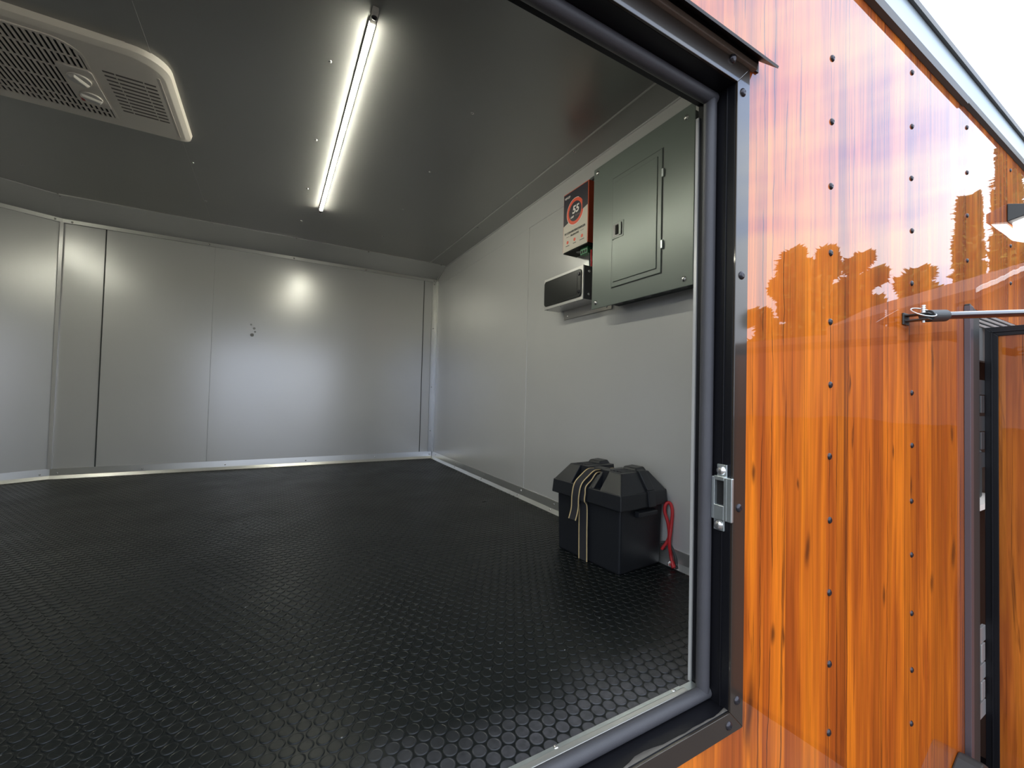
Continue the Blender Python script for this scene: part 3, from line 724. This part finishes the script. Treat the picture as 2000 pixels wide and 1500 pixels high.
# ------------------------------------------------------------------ backing plate, converter and small box
o = obj('backing_plate', RW(1.09, 1.368, 0.0025, .0045, .786, .87), mat('pale backing sheet', (.6, .58, .54, 1), .35, .5), None, bevel=.0005)
tag(o, 'thin pale metal backing plate behind the orange converter and silver box', 'backing plate')
for y_ in (1.345, 1.115): put(ME_RSM, 'screw', RWv(y_, .0045, .798), (-1, 0, 0), o)
t = thing('power_converter', 'orange-sided wall converter charger with a big white 55 in an orange ring', 'power converter', RWv(1.22, .005, 1.13))
D0, D1 = .0047, .07
y0_, y1_, z0_, z1_ = 1.147, 1.296, 1.02, 1.248
cs = obj('casing', RW(y0_, y1_, D0, D1, z0_+.006, z1_), M_ORANGE, t, bevel=.0015)
obj('bottom_plate', RW(y0_+.002, y1_-.002, D0, D1-.002, z0_+.001, z0_+.006), M_VOID, t)
fc = obj('front_label', RW(y0_+.004, y1_-.003, D1, D1+.0006, z0_+.004, z1_-.004), M_LABEL, t)
# y decreases to the right on the picture: helper mapping (u right 0..1, v up 0..1) to the face
def FP(u, v, d): 
    y = (y1_-.003)-u*((y1_-.003)-(y0_+.004)); return RWv(y, D1+d, z0_+.004+v*(z1_-z0_-.008))
bm = NB(); bm_hexa(bm, [FP(*q, .0005) for q in ((0, .455), (1, .625), (1, 1), (0, 1))], [FP(*q, .0009) for q in ((0, .455), (1, .625), (1, 1), (0, 1))])
obj('label_print', bm, M_NAVY, fc)
def disc(u, v, rad, d, m, name='label_print', n=40, inner=0):
    bm = NB(); A = []; B = []
    c = FP(u, v, d)
    for i in range(n):
        a = 2*math.pi*i/n
        A.append(bm.verts.new(c+Vector((0, -math.cos(a)*rad, math.sin(a)*rad))))
        if inner: B.append(bm.verts.new(c+Vector((0, -math.cos(a)*inner, math.sin(a)*inner))))
    if inner:
        for i in range(n): bm.faces.new((A[i], A[(i+1) % n], B[(i+1) % n], B[i]))
    else: bm.faces.new(A)
    return obj(name, bm, m, fc)
disc(.50, .63, .0505, .0011, M_LIGHTINK); disc(.50, .63, .0485, .0013, M_RING); disc(.50, .63, .0365, .0015, M_NAVY)
def text(s, u, v, size, m, parent, bold=0, shear=0.0, d=.0018, align='CENTER', place=None):
    cu = bpy.data.curves.new('lettering', 'FONT'); cu.body = s; cu.size = size; cu.align_x = align; cu.align_y = 'CENTER'; cu.offset = bold; cu.shear = shear; cu.extrude = .0001
    o = bpy.data.objects.new('lettering', cu); COL.objects.link(o); cu.materials.append(m)
    p = place or FP(u, v, d)
    # x axis of the text -> -Y, y axis -> +Z, normal -> -X
    R = Matrix(((0, 0, -1), (-1, 0, 0), (0, 1, 0))).to_4x4()
    off = Vector((0, 0, 0)); q = parent
    while q is not None: off += q.location; q = q.parent
    dg = bpy.context.evaluated_depsgraph_get()
    me = bpy.data.meshes.new_from_object(o.evaluated_get(dg)); me.name = 'lettering'
    bpy.data.objects.remove(o); o = bpy.data.objects.new('lettering', me); COL.objects.link(o)
    if not me.materials: me.materials.append(m)
    o.rotation_euler = R.to_euler(); o.location = p-off; o.parent = parent
    return o
text('55', .52, .655, .039, M_LIGHTINK, fc, bold=.0012, shear=.15)
text('AMP', .38, .545, .0105, M_LIGHTINK, fc, bold=.0003, shear=.1); text('POWER', .63, .545, .0095, M_DULLINK, fc, shear=.1)
text('VEVOR', .17, .925, .011, M_LIGHTINK, fc, bold=.0004)
text('RV CONVERTER/CHARGER', .5, .305, .0101, M_INK, fc, bold=.0003)
text('ALL-IN-ONE', .5, .245, .0088, M_INK, fc, bold=.0003)
for u_, w_ in ((.2, .12), (.8, .12)):
    a, b = FP(u_-w_/2, .245, .001), FP(u_+w_/2, .248, .0014); bm = NB(); bm_box(bm, min(a.x, b.x), max(a.x, b.x), min(a.y, b.y), max(a.y, b.y), a.z, b.z); obj('label_print', bm, M_SLOT, fc)
for u_, w_ in ((.2, .14), (.5, .12), (.8, .18)):
    disc(u_, .15, .0062, .0012, M_RING)
    a, b = FP(u_-w_/2, .088, .001), FP(u_+w_/2, .097, .0014); bm = NB(); bm_box(bm, min(a.x, b.x), max(a.x, b.x), min(a.y, b.y), max(a.y, b.y), a.z, b.z); obj('label_print', bm, M_INK, fc)
tm = obj('terminal_block', RW(1.168, 1.208, .032, .054, .996, 1.0205), M_GREEN, t, bevel=.001)
bm = NB()
for k in range(3): bm_box(bm, -.0545, -.053, 1.172+k*.012, 1.180+k*.012, 1.000, 1.010, lambda c: Vector((xr(c.y)+c.x, c.y, c.z)))
obj('terminal_holes', bm, M_VOID, tm)
obj('cable_gland', RW(1.149, 1.175, .008, .026, .99, 1.0205), M_PLAS, t, bevel=.003)
bm = NB(); bm_cyl(bm, RWv(1.235, .035, 1.0212), RWv(1.235, .035, 1.0195), .014, seg=20); bm_cyl(bm, RWv(1.195, .05, 1.0212), RWv(1.195, .05, 1.0195), .008, seg=20)
obj('outlet_port', bm, M_GBOX, t)
for nm, m_, o_, yy in (('red_wire', M_RED, 0, 1.162), ('black_wire', M_PLAS, .0, 1.172)):
    bm = NB(); bm_tube(bm, smooth_path([RWv(yy, .04, 1.006), RWv(yy-.003, .042, .985), RWv(yy-.002, .04, .965), RWv(yy+.002, .036, .946)]), .0032)
    obj(nm, bm, m_, t, smooth=True)
# black cord going up behind the converter
bm = NB(); bm_tube(bm, smooth_path([RWv(1.24, .02, 1.245), RWv(1.215, .028, 1.262), RWv(1.18, .03, 1.272), RWv(1.12, .03, 1.27), RWv(1.065, .03, 1.262)]), .007)
o = obj('supply_cord', bm, M_PLAS, None, smooth=True); tag(o, 'short thick black cord from behind the orange converter to the breaker panel', 'cord')
# silver box with black face
t = thing('control_box', 'silver metal box with black front below the orange converter', 'control box', RWv(1.28, .005, .885))
sy0, sy1, sz0, sz1, SD = 1.156, 1.403, .822, .945, .08
obj('body', RW(sy0, sy1, D0, SD, sz0, sz1), M_SILVER, t, bevel=.0015)
obj('side_plate', RW(sy0-.0015, sy0, D0, SD-.004, sz0+.002, sz1-.002), M_GBOX, t)
pts = rrect(sy0+.008, sy1-.006, sz0+.012, sz1-.012, .012)
bm = NB(); bm_hexa(bm, [(xr(y)-SD, y, z) for y, z in pts], [(xr(y)-SD-.004, y, z) for y, z in pts])
bf = obj('black_front', bm, M_PBLACK, t, bevel=.001)
pts = rrect(sy0+.028, sy1-.022, sz0+.022, sz1-.022, .006)
bm = NB(); bm_hexa(bm, [(xr(y)-SD-.004, y, z) for y, z in pts], [(xr(y)-SD-.0048, y, z) for y, z in pts])
obj('inner_cover', bm, M_PBLACK, bf, bevel=.0003)
for z_ in (sz0+.03, sz1-.03): put(ME_SCREW, 'screw', RWv(sy0+.018, SD+.004, z_), (-1, 0, 0), bf)
for z_, d_ in ((.843, .055), (.925, .055)): put(ME_RIVET, 'screw', (xr(sy0)-d_, sy0-.0015, z_), (0, -1, 0), t)
bm = NB(); bm_prism(bm, [(0, 0), (1, 0), (1, 1)], 'z', 0, 1); bm.free()
for y_ in (1.39, 1.3, 1.2): put(ME_RSM, 'screw', RWv(y_, .07, sz0), (0, 0, -1), t)

# ------------------------------------------------------------------ battery box (local frame rotated 4.6 deg)
BA = math.radians(4.6); BO = Vector((.8195, .8335, 0))
ba, bb_ = Vector((math.cos(BA), math.sin(BA), 0)), Vector((-math.sin(BA), math.cos(BA), 0))
def BP(a, b, z): p = BO+ba*a+bb_*b; return Vector((p.x, p.y, z))
BW, BL_ = .182, .257
t = thing('battery_box', 'black plastic battery box with lid strapped shut on the rubber floor', 'battery box', BP(BW/2, BL_/2, 0))
bm = NB(); i_ = .004
bm_hexa(bm, [BP(i_, i_, 0), BP(BW-i_, i_, 0), BP(BW-i_, BL_-i_, 0), BP(i_, BL_-i_, 0)], [BP(0, 0, .18), BP(BW, 0, .18), BP(BW, BL_, .18), BP(0, BL_, .18)])
body = obj('body', bm, M_BATT, t, bevel=.007, seg=3)
# moulded side handle on the short face
bm = NB()
bm_hexa(bm, [BP(.055, -.002, .150), BP(.135, -.002, .150), BP(.135, -.019, .154), BP(.055, -.019, .154)], [BP(.055, -.002, .170), BP(.135, -.002, .170), BP(.135, -.019, .166), BP(.055, -.019, .166)])
obj('handle', bm, M_BATT, body, bevel=.003, seg=3)
# lid
bm = NB(); e_ = .010; zr0, zr1 = .176, .218
def ring(bm, rect0, z0, rect1, z1):
    (a0, a1, b0, b1), (c0, c1, d0, d1) = rect0, rect1
    bm_hexa(bm, [BP(a0, b0, z0), BP(a1, b0, z0), BP(a1, b1, z0), BP(a0, b1, z0)], [BP(c0, d0, z1), BP(c1, d0, z1), BP(c1, d1, z1), BP(c0, d1, z1)])
ring(bm, (-e_-.003, BW+.006, -e_-.003, BL_+e_+.003), zr0, (-e_, BW+.004, -e_, BL_+e_), zr1)
lid = obj('lid', bm, M_BATT, t, bevel=.003, seg=3)
bm = NB()
# two humps, with narrow buttresses beside the strap channel
ring(bm, (-e_+.001, BW+.003, -e_+.001, .070), zr1-.002, (.030, BW-.035, .025, .070), .268)
obj('lid_hump', bm, M_BATT, lid, bevel=.003, seg=3); bm = NB()
ring(bm, (-e_+.001, BW+.003, BL_-.070, BL_+e_-.001), zr1-.002, (.030, BW-.035, BL_-.070, BL_-.025), .268)
obj('lid_hump', bm, M_BATT, lid, bevel=.003, seg=3)
bm = NB()
ring(bm, (.030, BW-.035, .066, .108), zr1-.002, (.034, BW-.037, .066, .102), .268)
ring(bm, (.030, BW-.035, BL_-.108, BL_-.066), zr1-.002, (.034, BW-.037, BL_-.102, BL_-.066), .268)
for b0, b1 in ((.095, .105), (BL_-.105, BL_-.095)):
    bm_hexa(bm, [BP(-e_+.001, b0, zr1-.002), BP(.034, b0, zr1-.002), BP(.034, b1, zr1-.002), BP(-e_+.001, b1, zr1-.002)], [BP(-e_+.006, b0, zr1+.001), BP(.034, b0, .262), BP(.034, b1, .262), BP(-e_+.006, b1, zr1+.001)])
obj('buttress', bm, M_BATT, lid, bevel=.002)
bm = NB(); ring(bm, (-e_+.002, BW, .104, BL_-.104), zr1-.002, (.03, BW-.035, .104, BL_-.104), .252)
obj('strap_channel', bm, M_BATT, lid, bevel=.002)
# ribbed pads on the hump tops
for b0 in (.040, .052, .064, BL_-.040, BL_-.052, BL_-.064, .076, BL_-.076):
    bm = NB(); bm_hexa(bm, [BP(.045, b0-.004, .2678), BP(BW-.06, b0-.004, .2678), BP(BW-.06, b0+.004, .2678), BP(.045, b0+.004, .2678)], [BP(.045, b0-.003, .2698), BP(BW-.06, b0-.003, .2698), BP(BW-.06, b0+.003, .2698), BP(.045, b0+.003, .2698)])
    obj('grip_rib', bm, M_BATT, lid, bevel=.0005)
# raised vent hoods on back of the humps and the rib down the short face
bm = NB()
bm_hexa(bm, [BP(BW-.085, .03, .266), BP(BW-.03, .03, .262), BP(BW-.03, .085, .262), BP(BW-.085, .085, .266)], [BP(BW-.078, .036, .277), BP(BW-.042, .036, .279), BP(BW-.042, .080, .279), BP(BW-.078, .080, .277)])
obj('vent_hood', bm, M_BATT, lid, bevel=.004, seg=3); bm = NB()
bm_hexa(bm, [BP(BW-.085, BL_-.085, .266), BP(BW-.03, BL_-.085, .262), BP(BW-.03, BL_-.03, .262), BP(BW-.085, BL_-.03, .266)], [BP(BW-.078, BL_-.08, .277), BP(BW-.042, BL_-.08, .279), BP(BW-.042, BL_-.036, .279), BP(BW-.078, BL_-.036, .277)])
obj('vent_hood', bm, M_BATT, lid, bevel=.004, seg=3)
bm = NB()
pa, pb = .098, .128
pth = [(.020, .272), (-.014, .222), (-.020, .176)]
for (b0, z0), (b1, z1) in zip(pth, pth[1:]):
    bm_hexa(bm, [BP(pa, b0, z0), BP(pb, b0, z0), BP(pb, b0+.012, z0), BP(pa, b0+.012, z0)], [BP(pa, b1, z1), BP(pb, b1, z1), BP(pb, b1+.012, z1), BP(pa, b1+.012, z1)])
obj('lid_rib', bm, M_BATT, lid, bevel=.003, seg=3)
# strap
SB = .134
t2 = thing('strap', 'black webbing strap with yellow edge stripes around the battery box', 'strap', BP(0, SB, 0))
def strap_piece(path, name_, w=.019, th=.002):
    bm = NB(); bm_ribbon(bm, path, bb_, -w, w, th); s = obj(name_, bm, M_STRAP, t2)
    for k in (-1, 1):
        bm = NB(); bm_ribbon(bm, path, bb_, k*w*.86-.0018, k*w*.86+.0018, th+.0012); obj('edge_stripe', bm, M_YEL, s)
    return s
def SPp(pts, db=0): return smooth_path([BP(a, SB+b+db, z) for a, b, z in pts], 6)
strap_piece(SPp([(-.0025, 0, .002), (-.0045, 0, .09), (-.006, 0, .16), (-.0165, 0, .178), (-.0145, 0, .2), (-.012, 0, .219), (.01, 0, .236), (.030, 0, .2545), (.06, 0, .2555), (BW-.045, 0, .2555)]), 'webbing')
# loose tail over the front
strap_piece(SPp([(.062, .004, .2605), (.03, .004, .2615), (.004, .006, .246), (-.018, .010, .224), (-.024, .014, .19), (-.022, .018, .15), (-.026, .024, .117)]), 'webbing_tail', w=.0165)
bm = NB(); bm_hexa(bm, [BP(.05, SB-.024, .2565), BP(.085, SB-.024, .2565), BP(.085, SB+.024, .2565), BP(.05, SB+.024, .2565)], [BP(.052, SB-.022, .2655), BP(.083, SB-.022, .2665), BP(.083, SB+.022, .2665), BP(.052, SB+.022, .2655)])
obj('buckle', bm, M_BATT, t2, bevel=.002)
# red and black cables
def CP(a, b, z): return BP(BW+a, b, z)
t3 = thing('battery_cable', 'looped red battery cable hanging beside the battery box', 'cable', BP(BW, -.01, 0), 'battery cables')
bm = NB(); bm_tube(bm, smooth_path([CP(-.010, -.006, .045), CP(-.0, -.022, .08), CP(-.004, -.022, .12), CP(-.007, -.012, .155), CP(-.004, -.014, .176), CP(.004, -.022, .178), CP(.006, -.028, .155), CP(.001, -.028, .11), CP(-.006, -.028, .07), CP(.001, -.028, .035), CP(-.002, -.036, .012)], 8), .0046, 12)
obj('cable', bm, M_RED, t3, smooth=True)
bm = NB(); bm_cyl(bm, CP(-.002, -.034, .018), CP(-.006, -.044, .0035), .0062, seg=14); obj('end_sleeve', bm, M_RED, t3, bevel=.001)
bm = NB(); bm_cyl(bm, CP(-.018, -.034, .0165), CP(-.018, -.038, .0165), .0065, seg=18); obj('ring_terminal', bm, M_RIVET, t3)
t4 = thing('battery_cable', 'short black battery cable curled behind the red one', 'cable', BP(BW+.005, -.02, 0), 'battery cables')
bm = NB(); bm_tube(bm, smooth_path([CP(.0, .004, .06), CP(.007, -.016, .062), CP(.008, -.032, .045), CP(.004, -.042, .03), CP(.003, -.046, .012), CP(-.004, -.052, .0045)], 8), .004, 12)
obj('cable', bm, M_PLAS, t4, smooth=True)

# ------------------------------------------------------------------ far right: post, header, open door, hold-open rod, lamp, fender
JX0, JX1 = 1.752, 1.838
bm = NB()
bm_prism(bm, [(JX0, ZB+.02), (JX1, ZB+.02), (JX1, .757), (JX0+.006, .778), (JX0, .778)], 'y', YE-.012, YE-.0002)
post = struct('trim_8', bm, M_PLAS, bevel=.002)
obj('post_edge', box(JX0-.004, JX0+.022, YE-.014, YE-.0002, ZB+.02, .772), mat('mauve grey post edge', (.12, .105, .12, 1), .3, .2), post, bevel=.001)
# aluminium header rails
bm = NB()
for k in range(4): bm_box(bm, JX1, 2.45, YE-.010, YE-.0002, .722+k*.0125, .729+k*.0125)
bm_box(bm, JX1, 2.45, YE-.005, YE+.01, .62, .722)
hdr = struct('trim_9', bm, M_ALU, bevel=.0005)
# interior of the compartment
bm = NB(); bm_box(bm, CX0, CX1+.1, YE+.45, YE+.47, ZB+.03, .9); bm_box(bm, CX1+.04, CX1+.06, YE+.012, YE+.45, ZB+.03, .9); bm_box(bm, CX0-.02, CX0, YE+.012, YE+.45, ZB+.03, .9); bm_box(bm, CX0, CX1+.04, YE+.012, YE+.45, .78, .80)
struct('wall_compartment', bm, M_INNER)
o = obj('shelf', box(CX0+.002, CX1+.03, YE+.05, YE+.44, .12, .14), M_WHITE); tag(o, 'pale shelf seen through the gap behind the open door', 'shelf')
o = obj('storage_crate', box(CX0+.06, CX0+.5, YE+.08, YE+.4, .141, .32), M_PLAS, bevel=.01); tag(o, 'dark crate on the pale shelf seen through the door gap', 'crate')
# open door, standing straight out from the wall
DX = 1.90
t = thing('side_door', 'wood-faced side door with black frame held open at right angles', 'door', (DX, .405, -.88))
DY0, DY1, DZ0, DZ1 = -.42, .399, -.88, .722
obj('leaf', box(DX+.004, DX+.03, DY0+.02, DY1-.02, DZ0+.02, DZ1-.02), M_WOODD, t)
bm = NB(); w = .028
def dpr(bm, pts, x0, x1): bm_hexa(bm, [(x0, y, z) for y, z in pts], [(x1, y, z) for y, z in pts])
for pts in ([(DY1, DZ0), (DY1-w, DZ0+w), (DY1-w, DZ1-w), (DY1, DZ1)], [(DY0, DZ0), (DY0+w, DZ0+w), (DY0+w, DZ1-w), (DY0, DZ1)], [(DY0, DZ1), (DY0+w, DZ1-w), (DY1-w, DZ1-w), (DY1, DZ1)], [(DY0, DZ0), (DY0+w, DZ0+w), (DY1-w, DZ0+w), (DY1, DZ0)]):
    dpr(bm, pts, DX, DX+.034)
dfr = obj('door_frame', bm, M_BLACK, t, bevel=.001)
bm = NB(); bm_box(bm, DX-.003, DX, DY0+.012, DY1-.012, DZ1-.017, DZ1-.013); bm_box(bm, DX-.003, DX, DY1-.017, DY1-.013, DZ0+.012, DZ1-.012); obj('frame_ridge', bm, M_BLACK, dfr, bevel=.001)
for zc in (.42, -.32):
    h = None
    bm = NB()
    for k in range(5):
        z_ = zc-.125+k*.055
        if k % 2: bm_box(bm, 1.853, 1.885, YE-.012, YE-.004, z_, z_+.052)
        else: bm_box(bm, 1.842, 1.898, YE-.010, YE-.002, z_, z_+.045)
    obj('hinge', bm, M_GBOX if zc > 0 else M_SILVER, t, bevel=.001)
# hold-open rod
t = thing('hold_open_rod', 'polished rod with black pivot holding the side door open', 'door stay', (1.19, YE, .68))
P0 = Vector((1.322, .374, .688)); P1 = Vector((1.893, .229, .745)); dr = (P1-P0).normalized()
br_ = NB(); bm_box(br_, 1.303, 1.336, YE-.004, YE-.0005, .671, .699)
obj('bracket', br_, M_PLAS, t, bevel=.001)
for z_ in (.680, .693):
    bm = NB(); bm_box(bm, 1.307, 1.334, YE-.046, YE-.004, z_-.0015, z_+.0015); obj('bracket_ear', bm, M_PLAS, t, bevel=.0008)
bm = NB(); bm_cyl(bm, P0-dr*.008, P0+dr*.03, .0065, .009, seg=20); bm_cyl(bm, P0+dr*.013, P0+dr*.070, .0142, seg=24); obj('socket', bm, M_PLAS, t, bevel=.001)
bm = NB(); bm_cyl(bm, P0+dr*.065, P1, .0092, seg=24); o = obj('rod', bm, M_CHROME, t); smooth_angle(o)
bm = NB(); pc = Vector((1.3215, .3748, .69)); bm_cyl(bm, pc+Vector((0, 0, -.017)), pc+Vector((0, 0, .024)), .0030, seg=14)
for k in range(4): bm_cyl(bm, pc+Vector((0, 0, .006+k*.005)), pc+Vector((0, 0, .009+k*.005)), .0042, seg=14)
pin = obj('pin', bm, M_ZINC, t)
bm = NB(); rc = Vector((1.3215, .3748, .6975)); rv = fw*.84+up*.54
bm_tube(bm, [rc+rt*math.cos(a)*.0235+rv*math.sin(a)*.0235 for a in [2*math.pi*i/48 for i in range(48)]], .0015, 8, True)
obj('pull_ring', bm, M_ZINC, pin, smooth=True)
bm = NB(); bm_box(bm, 1.880, 1.899, .214, .244, .7, .722); bm_box(bm, 1.880, 1.899, .214, .244, .722, .76); obj('door_bracket', bm, M_PLAS, t, bevel=.001)
# porch lamp on the siding
t = thing('wall_lamp', 'black wedge-shaped outdoor lamp lit beneath on the glossy siding', 'outdoor lamp', (2.35, YE, 1.15))
bm = NB(); LX0, LX1 = 2.20, 2.5
bm_hexa(bm, [(LX0, YE-.0005, 1.188), (LX0, YE-.0005, 1.125), (LX0+.012, YE-.050, 1.140), (LX0+.012, YE-.052, 1.172)], [(LX1, YE-.0005, 1.188), (LX1, YE-.0005, 1.125), (LX1-.012, YE-.05, 1.14), (LX1-.012, YE-.052, 1.172)])
obj('housing', bm, M_PLAS, t, bevel=.002)
for k in range(4): obj('cooling_fin', box(LX0+.02, LX1-.02, YE-.0535, YE-.0515, 1.144+k*.0065, 1.147+k*.0065), M_PLAS, t)
bm = NB(); bm_hexa(bm, [(LX0+.035, YE-.006, 1.128), (LX1-.03, YE-.006, 1.128), (LX1-.03, YE-.046, 1.139), (LX0+.035, YE-.046, 1.139)], [(LX0+.04, YE-.006, 1.106), (LX1-.035, YE-.006, 1.106), (LX1-.035, YE-.034, 1.122), (LX0+.04, YE-.034, 1.122)])
obj('lens', bm, M_LENS, t, bevel=.003)
# fender corner
bm = NB(); bm_prism(bm, [(1.45, -.60), (1.672, -.487), (1.69, -.481), (1.705, -.486), (1.735, -.505), (1.738, -.62), (1.45, -.62)], 'y', YE-.05, YE-.0005)
o = obj('wheel_fender', bm, M_PLAS, bevel=.004); tag(o, 'dark fender corner low on the siding left of the side door post', 'fender')

# ------------------------------------------------------------------ surroundings (seen mirrored in the siding)
GZ = -1.0
struct('ground', box(-40, 60, -40, 20, GZ-.1, GZ), M_GROUND)
MO = Vector((0, 2*YE, .48))
def env(az, dist): a = math.radians(az); return Vector((MO.x+math.sin(a)*dist, MO.y-math.cos(a)*dist, 0))
def tree(az, dist, tan_top, width_deg, kind, label, seed, squash=1.0):
    r = random.Random(seed); base = env(az, dist); H = .48+dist*tan_top-GZ; R = dist*math.radians(width_deg)/2
    t = thing('cypress_tree' if kind == 'cone' else 'leafy_tree', label, 'tree', (base.x, base.y, GZ), 'trees across the yard')
    bm = NB(); bm_cyl(bm, (base.x, base.y, GZ), (base.x, base.y, GZ+H*.6), .03*H, .012*H, 10); obj('trunk', bm, M_BARK, t)
    bm = NB(); n = 9000
    blobs = [(r.uniform(-.6, .6), r.uniform(-.6, .6), r.uniform(.2, .86), r.uniform(.3, .5)) for _ in range(22)]+[(0, 0, .88, .22)]
    for i in range(n):
        if kind == 'cone':
            h = r.random()**1.2; rad = (1-h)**.8*R*math.sqrt(r.random()); a = r.uniform(0, 6.283)
            p = Vector((math.cos(a)*rad, math.sin(a)*rad, H*(.08+.92*h)))
        else:
            bx, by, bz, br2 = r.choice(blobs); d = Vector((r.gauss(0, 1), r.gauss(0, 1), r.gauss(0, 1))).normalized()*(br2*(.5+.5*r.random()))
            p = Vector((bx*R+d.x*R, by*R+d.y*R, H*bz+d.z*min(R, H*.26)))
            if p.z > H: p.z = H-(p.z-H)
        s = r.uniform(.012, .024)*dist*.85
        q = Vector((r.gauss(0, 1), r.gauss(0, 1), r.gauss(0, 1))).normalized(); u = q.orthogonal().normalized()*s; v = q.cross(u).normalized()*s*.5
        p = p+Vector((base.x, base.y, GZ))
        bm.faces.new([bm.verts.new(p-u), bm.verts.new(p-v), bm.verts.new(p+u), bm.verts.new(p+v)])
    obj('foliage', bm, M_LEAF, t)
tree(63.5, 14, .345, 3.5, 'round', 'leafy tree reflected at the left of the siding', 1)
tree(66.5, 19, .33, 5.5, 'round', 'wide leafy tree reflected in the siding between screw rows', 2)
tree(69.6, 14.5, .315, 3, 'round', 'leafy tree reflected just right of the widest one', 3)
tree(60.5, 18, .21, 4, 'round', 'low leafy tree reflected beside the bronze door trim', 8)
tree(74.0, 17, .265, 3.4, 'round', 'small rounded tree reflected above the door stay', 4)
tree(77.2, 20, .335, 2.4, 'cone', 'tall narrow tree reflected left of the lamp', 5)
tree(79.6, 15, .405, 2.6, 'cone', 'tallest pointed cypress reflected beside the lamp', 6)
tree(80.8, 24, .30, 4, 'round', 'broad tree reflected under the outdoor lamp', 7)
tree(71.8, 24, .16, 5, 'round', 'low shrubby tree reflected behind the door stay pin', 9)
# long low building and gabled house, mirrored low in the siding
def gable(azs, ds, tan_e, label, cat='house', ridge=None):
    a, b = env(azs[0], ds[0]), env(azs[1], ds[1]); d = (b-a).normalized(); n = Vector((d.y, -d.x, 0))
    if (a+n-MO).length < (a-MO).length: n = -n
    z0 = .48+ds[0]*tan_e[0]; z1 = .48+ds[1]*tan_e[1]; dep = 3.0
    t = thing('neighbor_house' if ridge else 'garden_wall', label, cat, ((a.x+b.x)/2, (a.y+b.y)/2, GZ))
    if ridge:
        m = (a+b)/2; dm = ((m-MO).xy).length; zr = .48+dm*ridge
        poly = [(a, GZ), (b, GZ), (b, z1), (m, zr), (a, z0)]
    else: poly = [(a, GZ), (b, GZ), (b, z1), (a, z0)]; dep = .2
    bm = NB(); bm_hexa(bm, [(p.x, p.y, z) for p, z in poly], [((p+n*dep).x, (p+n*dep).y, z) for p, z in poly])
    obj('wall', bm, M_HOUSE, t)
    if ridge:
        bm = NB()
        for (p, zp), (q, zq) in (((a, z0), (m, zr)), ((m, zr), (b, z1))):
            A_ = [p-n*.3, q-n*.3, q+n*dep, p+n*dep]
            bm_hexa(bm, [(v.x, v.y, z) for v, z in zip(A_, (zp, zq, zq, zp))], [(v.x, v.y, z+.14) for v, z in zip(A_, (zp, zq, zq, zp))])
        obj('roof', bm, M_ROOFT, t)
        bm = NB()
        for (p, zp), (q, zq) in (((a, z0), (m, zr)), ((m, zr), (b, z1))):
            A_ = [p-n*.34, q-n*.34, q-n*.30, p-n*.30]
            bm_hexa(bm, [(v.x, v.y, z+.09) for v, z in zip(A_, (zp, zq, zq, zp))], [(v.x, v.y, z+.15) for v, z in zip(A_, (zp, zq, zq, zp))])
        obj('barge_board', bm, M_WHITE, t)
gable((35, 77.3), (7.5, 9.5), (.08, .138), 'long low brown wall reflected across the lower siding', 'garden wall')
gable((76.3, 84), (8.8, 10.0), (.168, .15), 'brown gabled house reflected beside the side door post', 'house', ridge=.205)
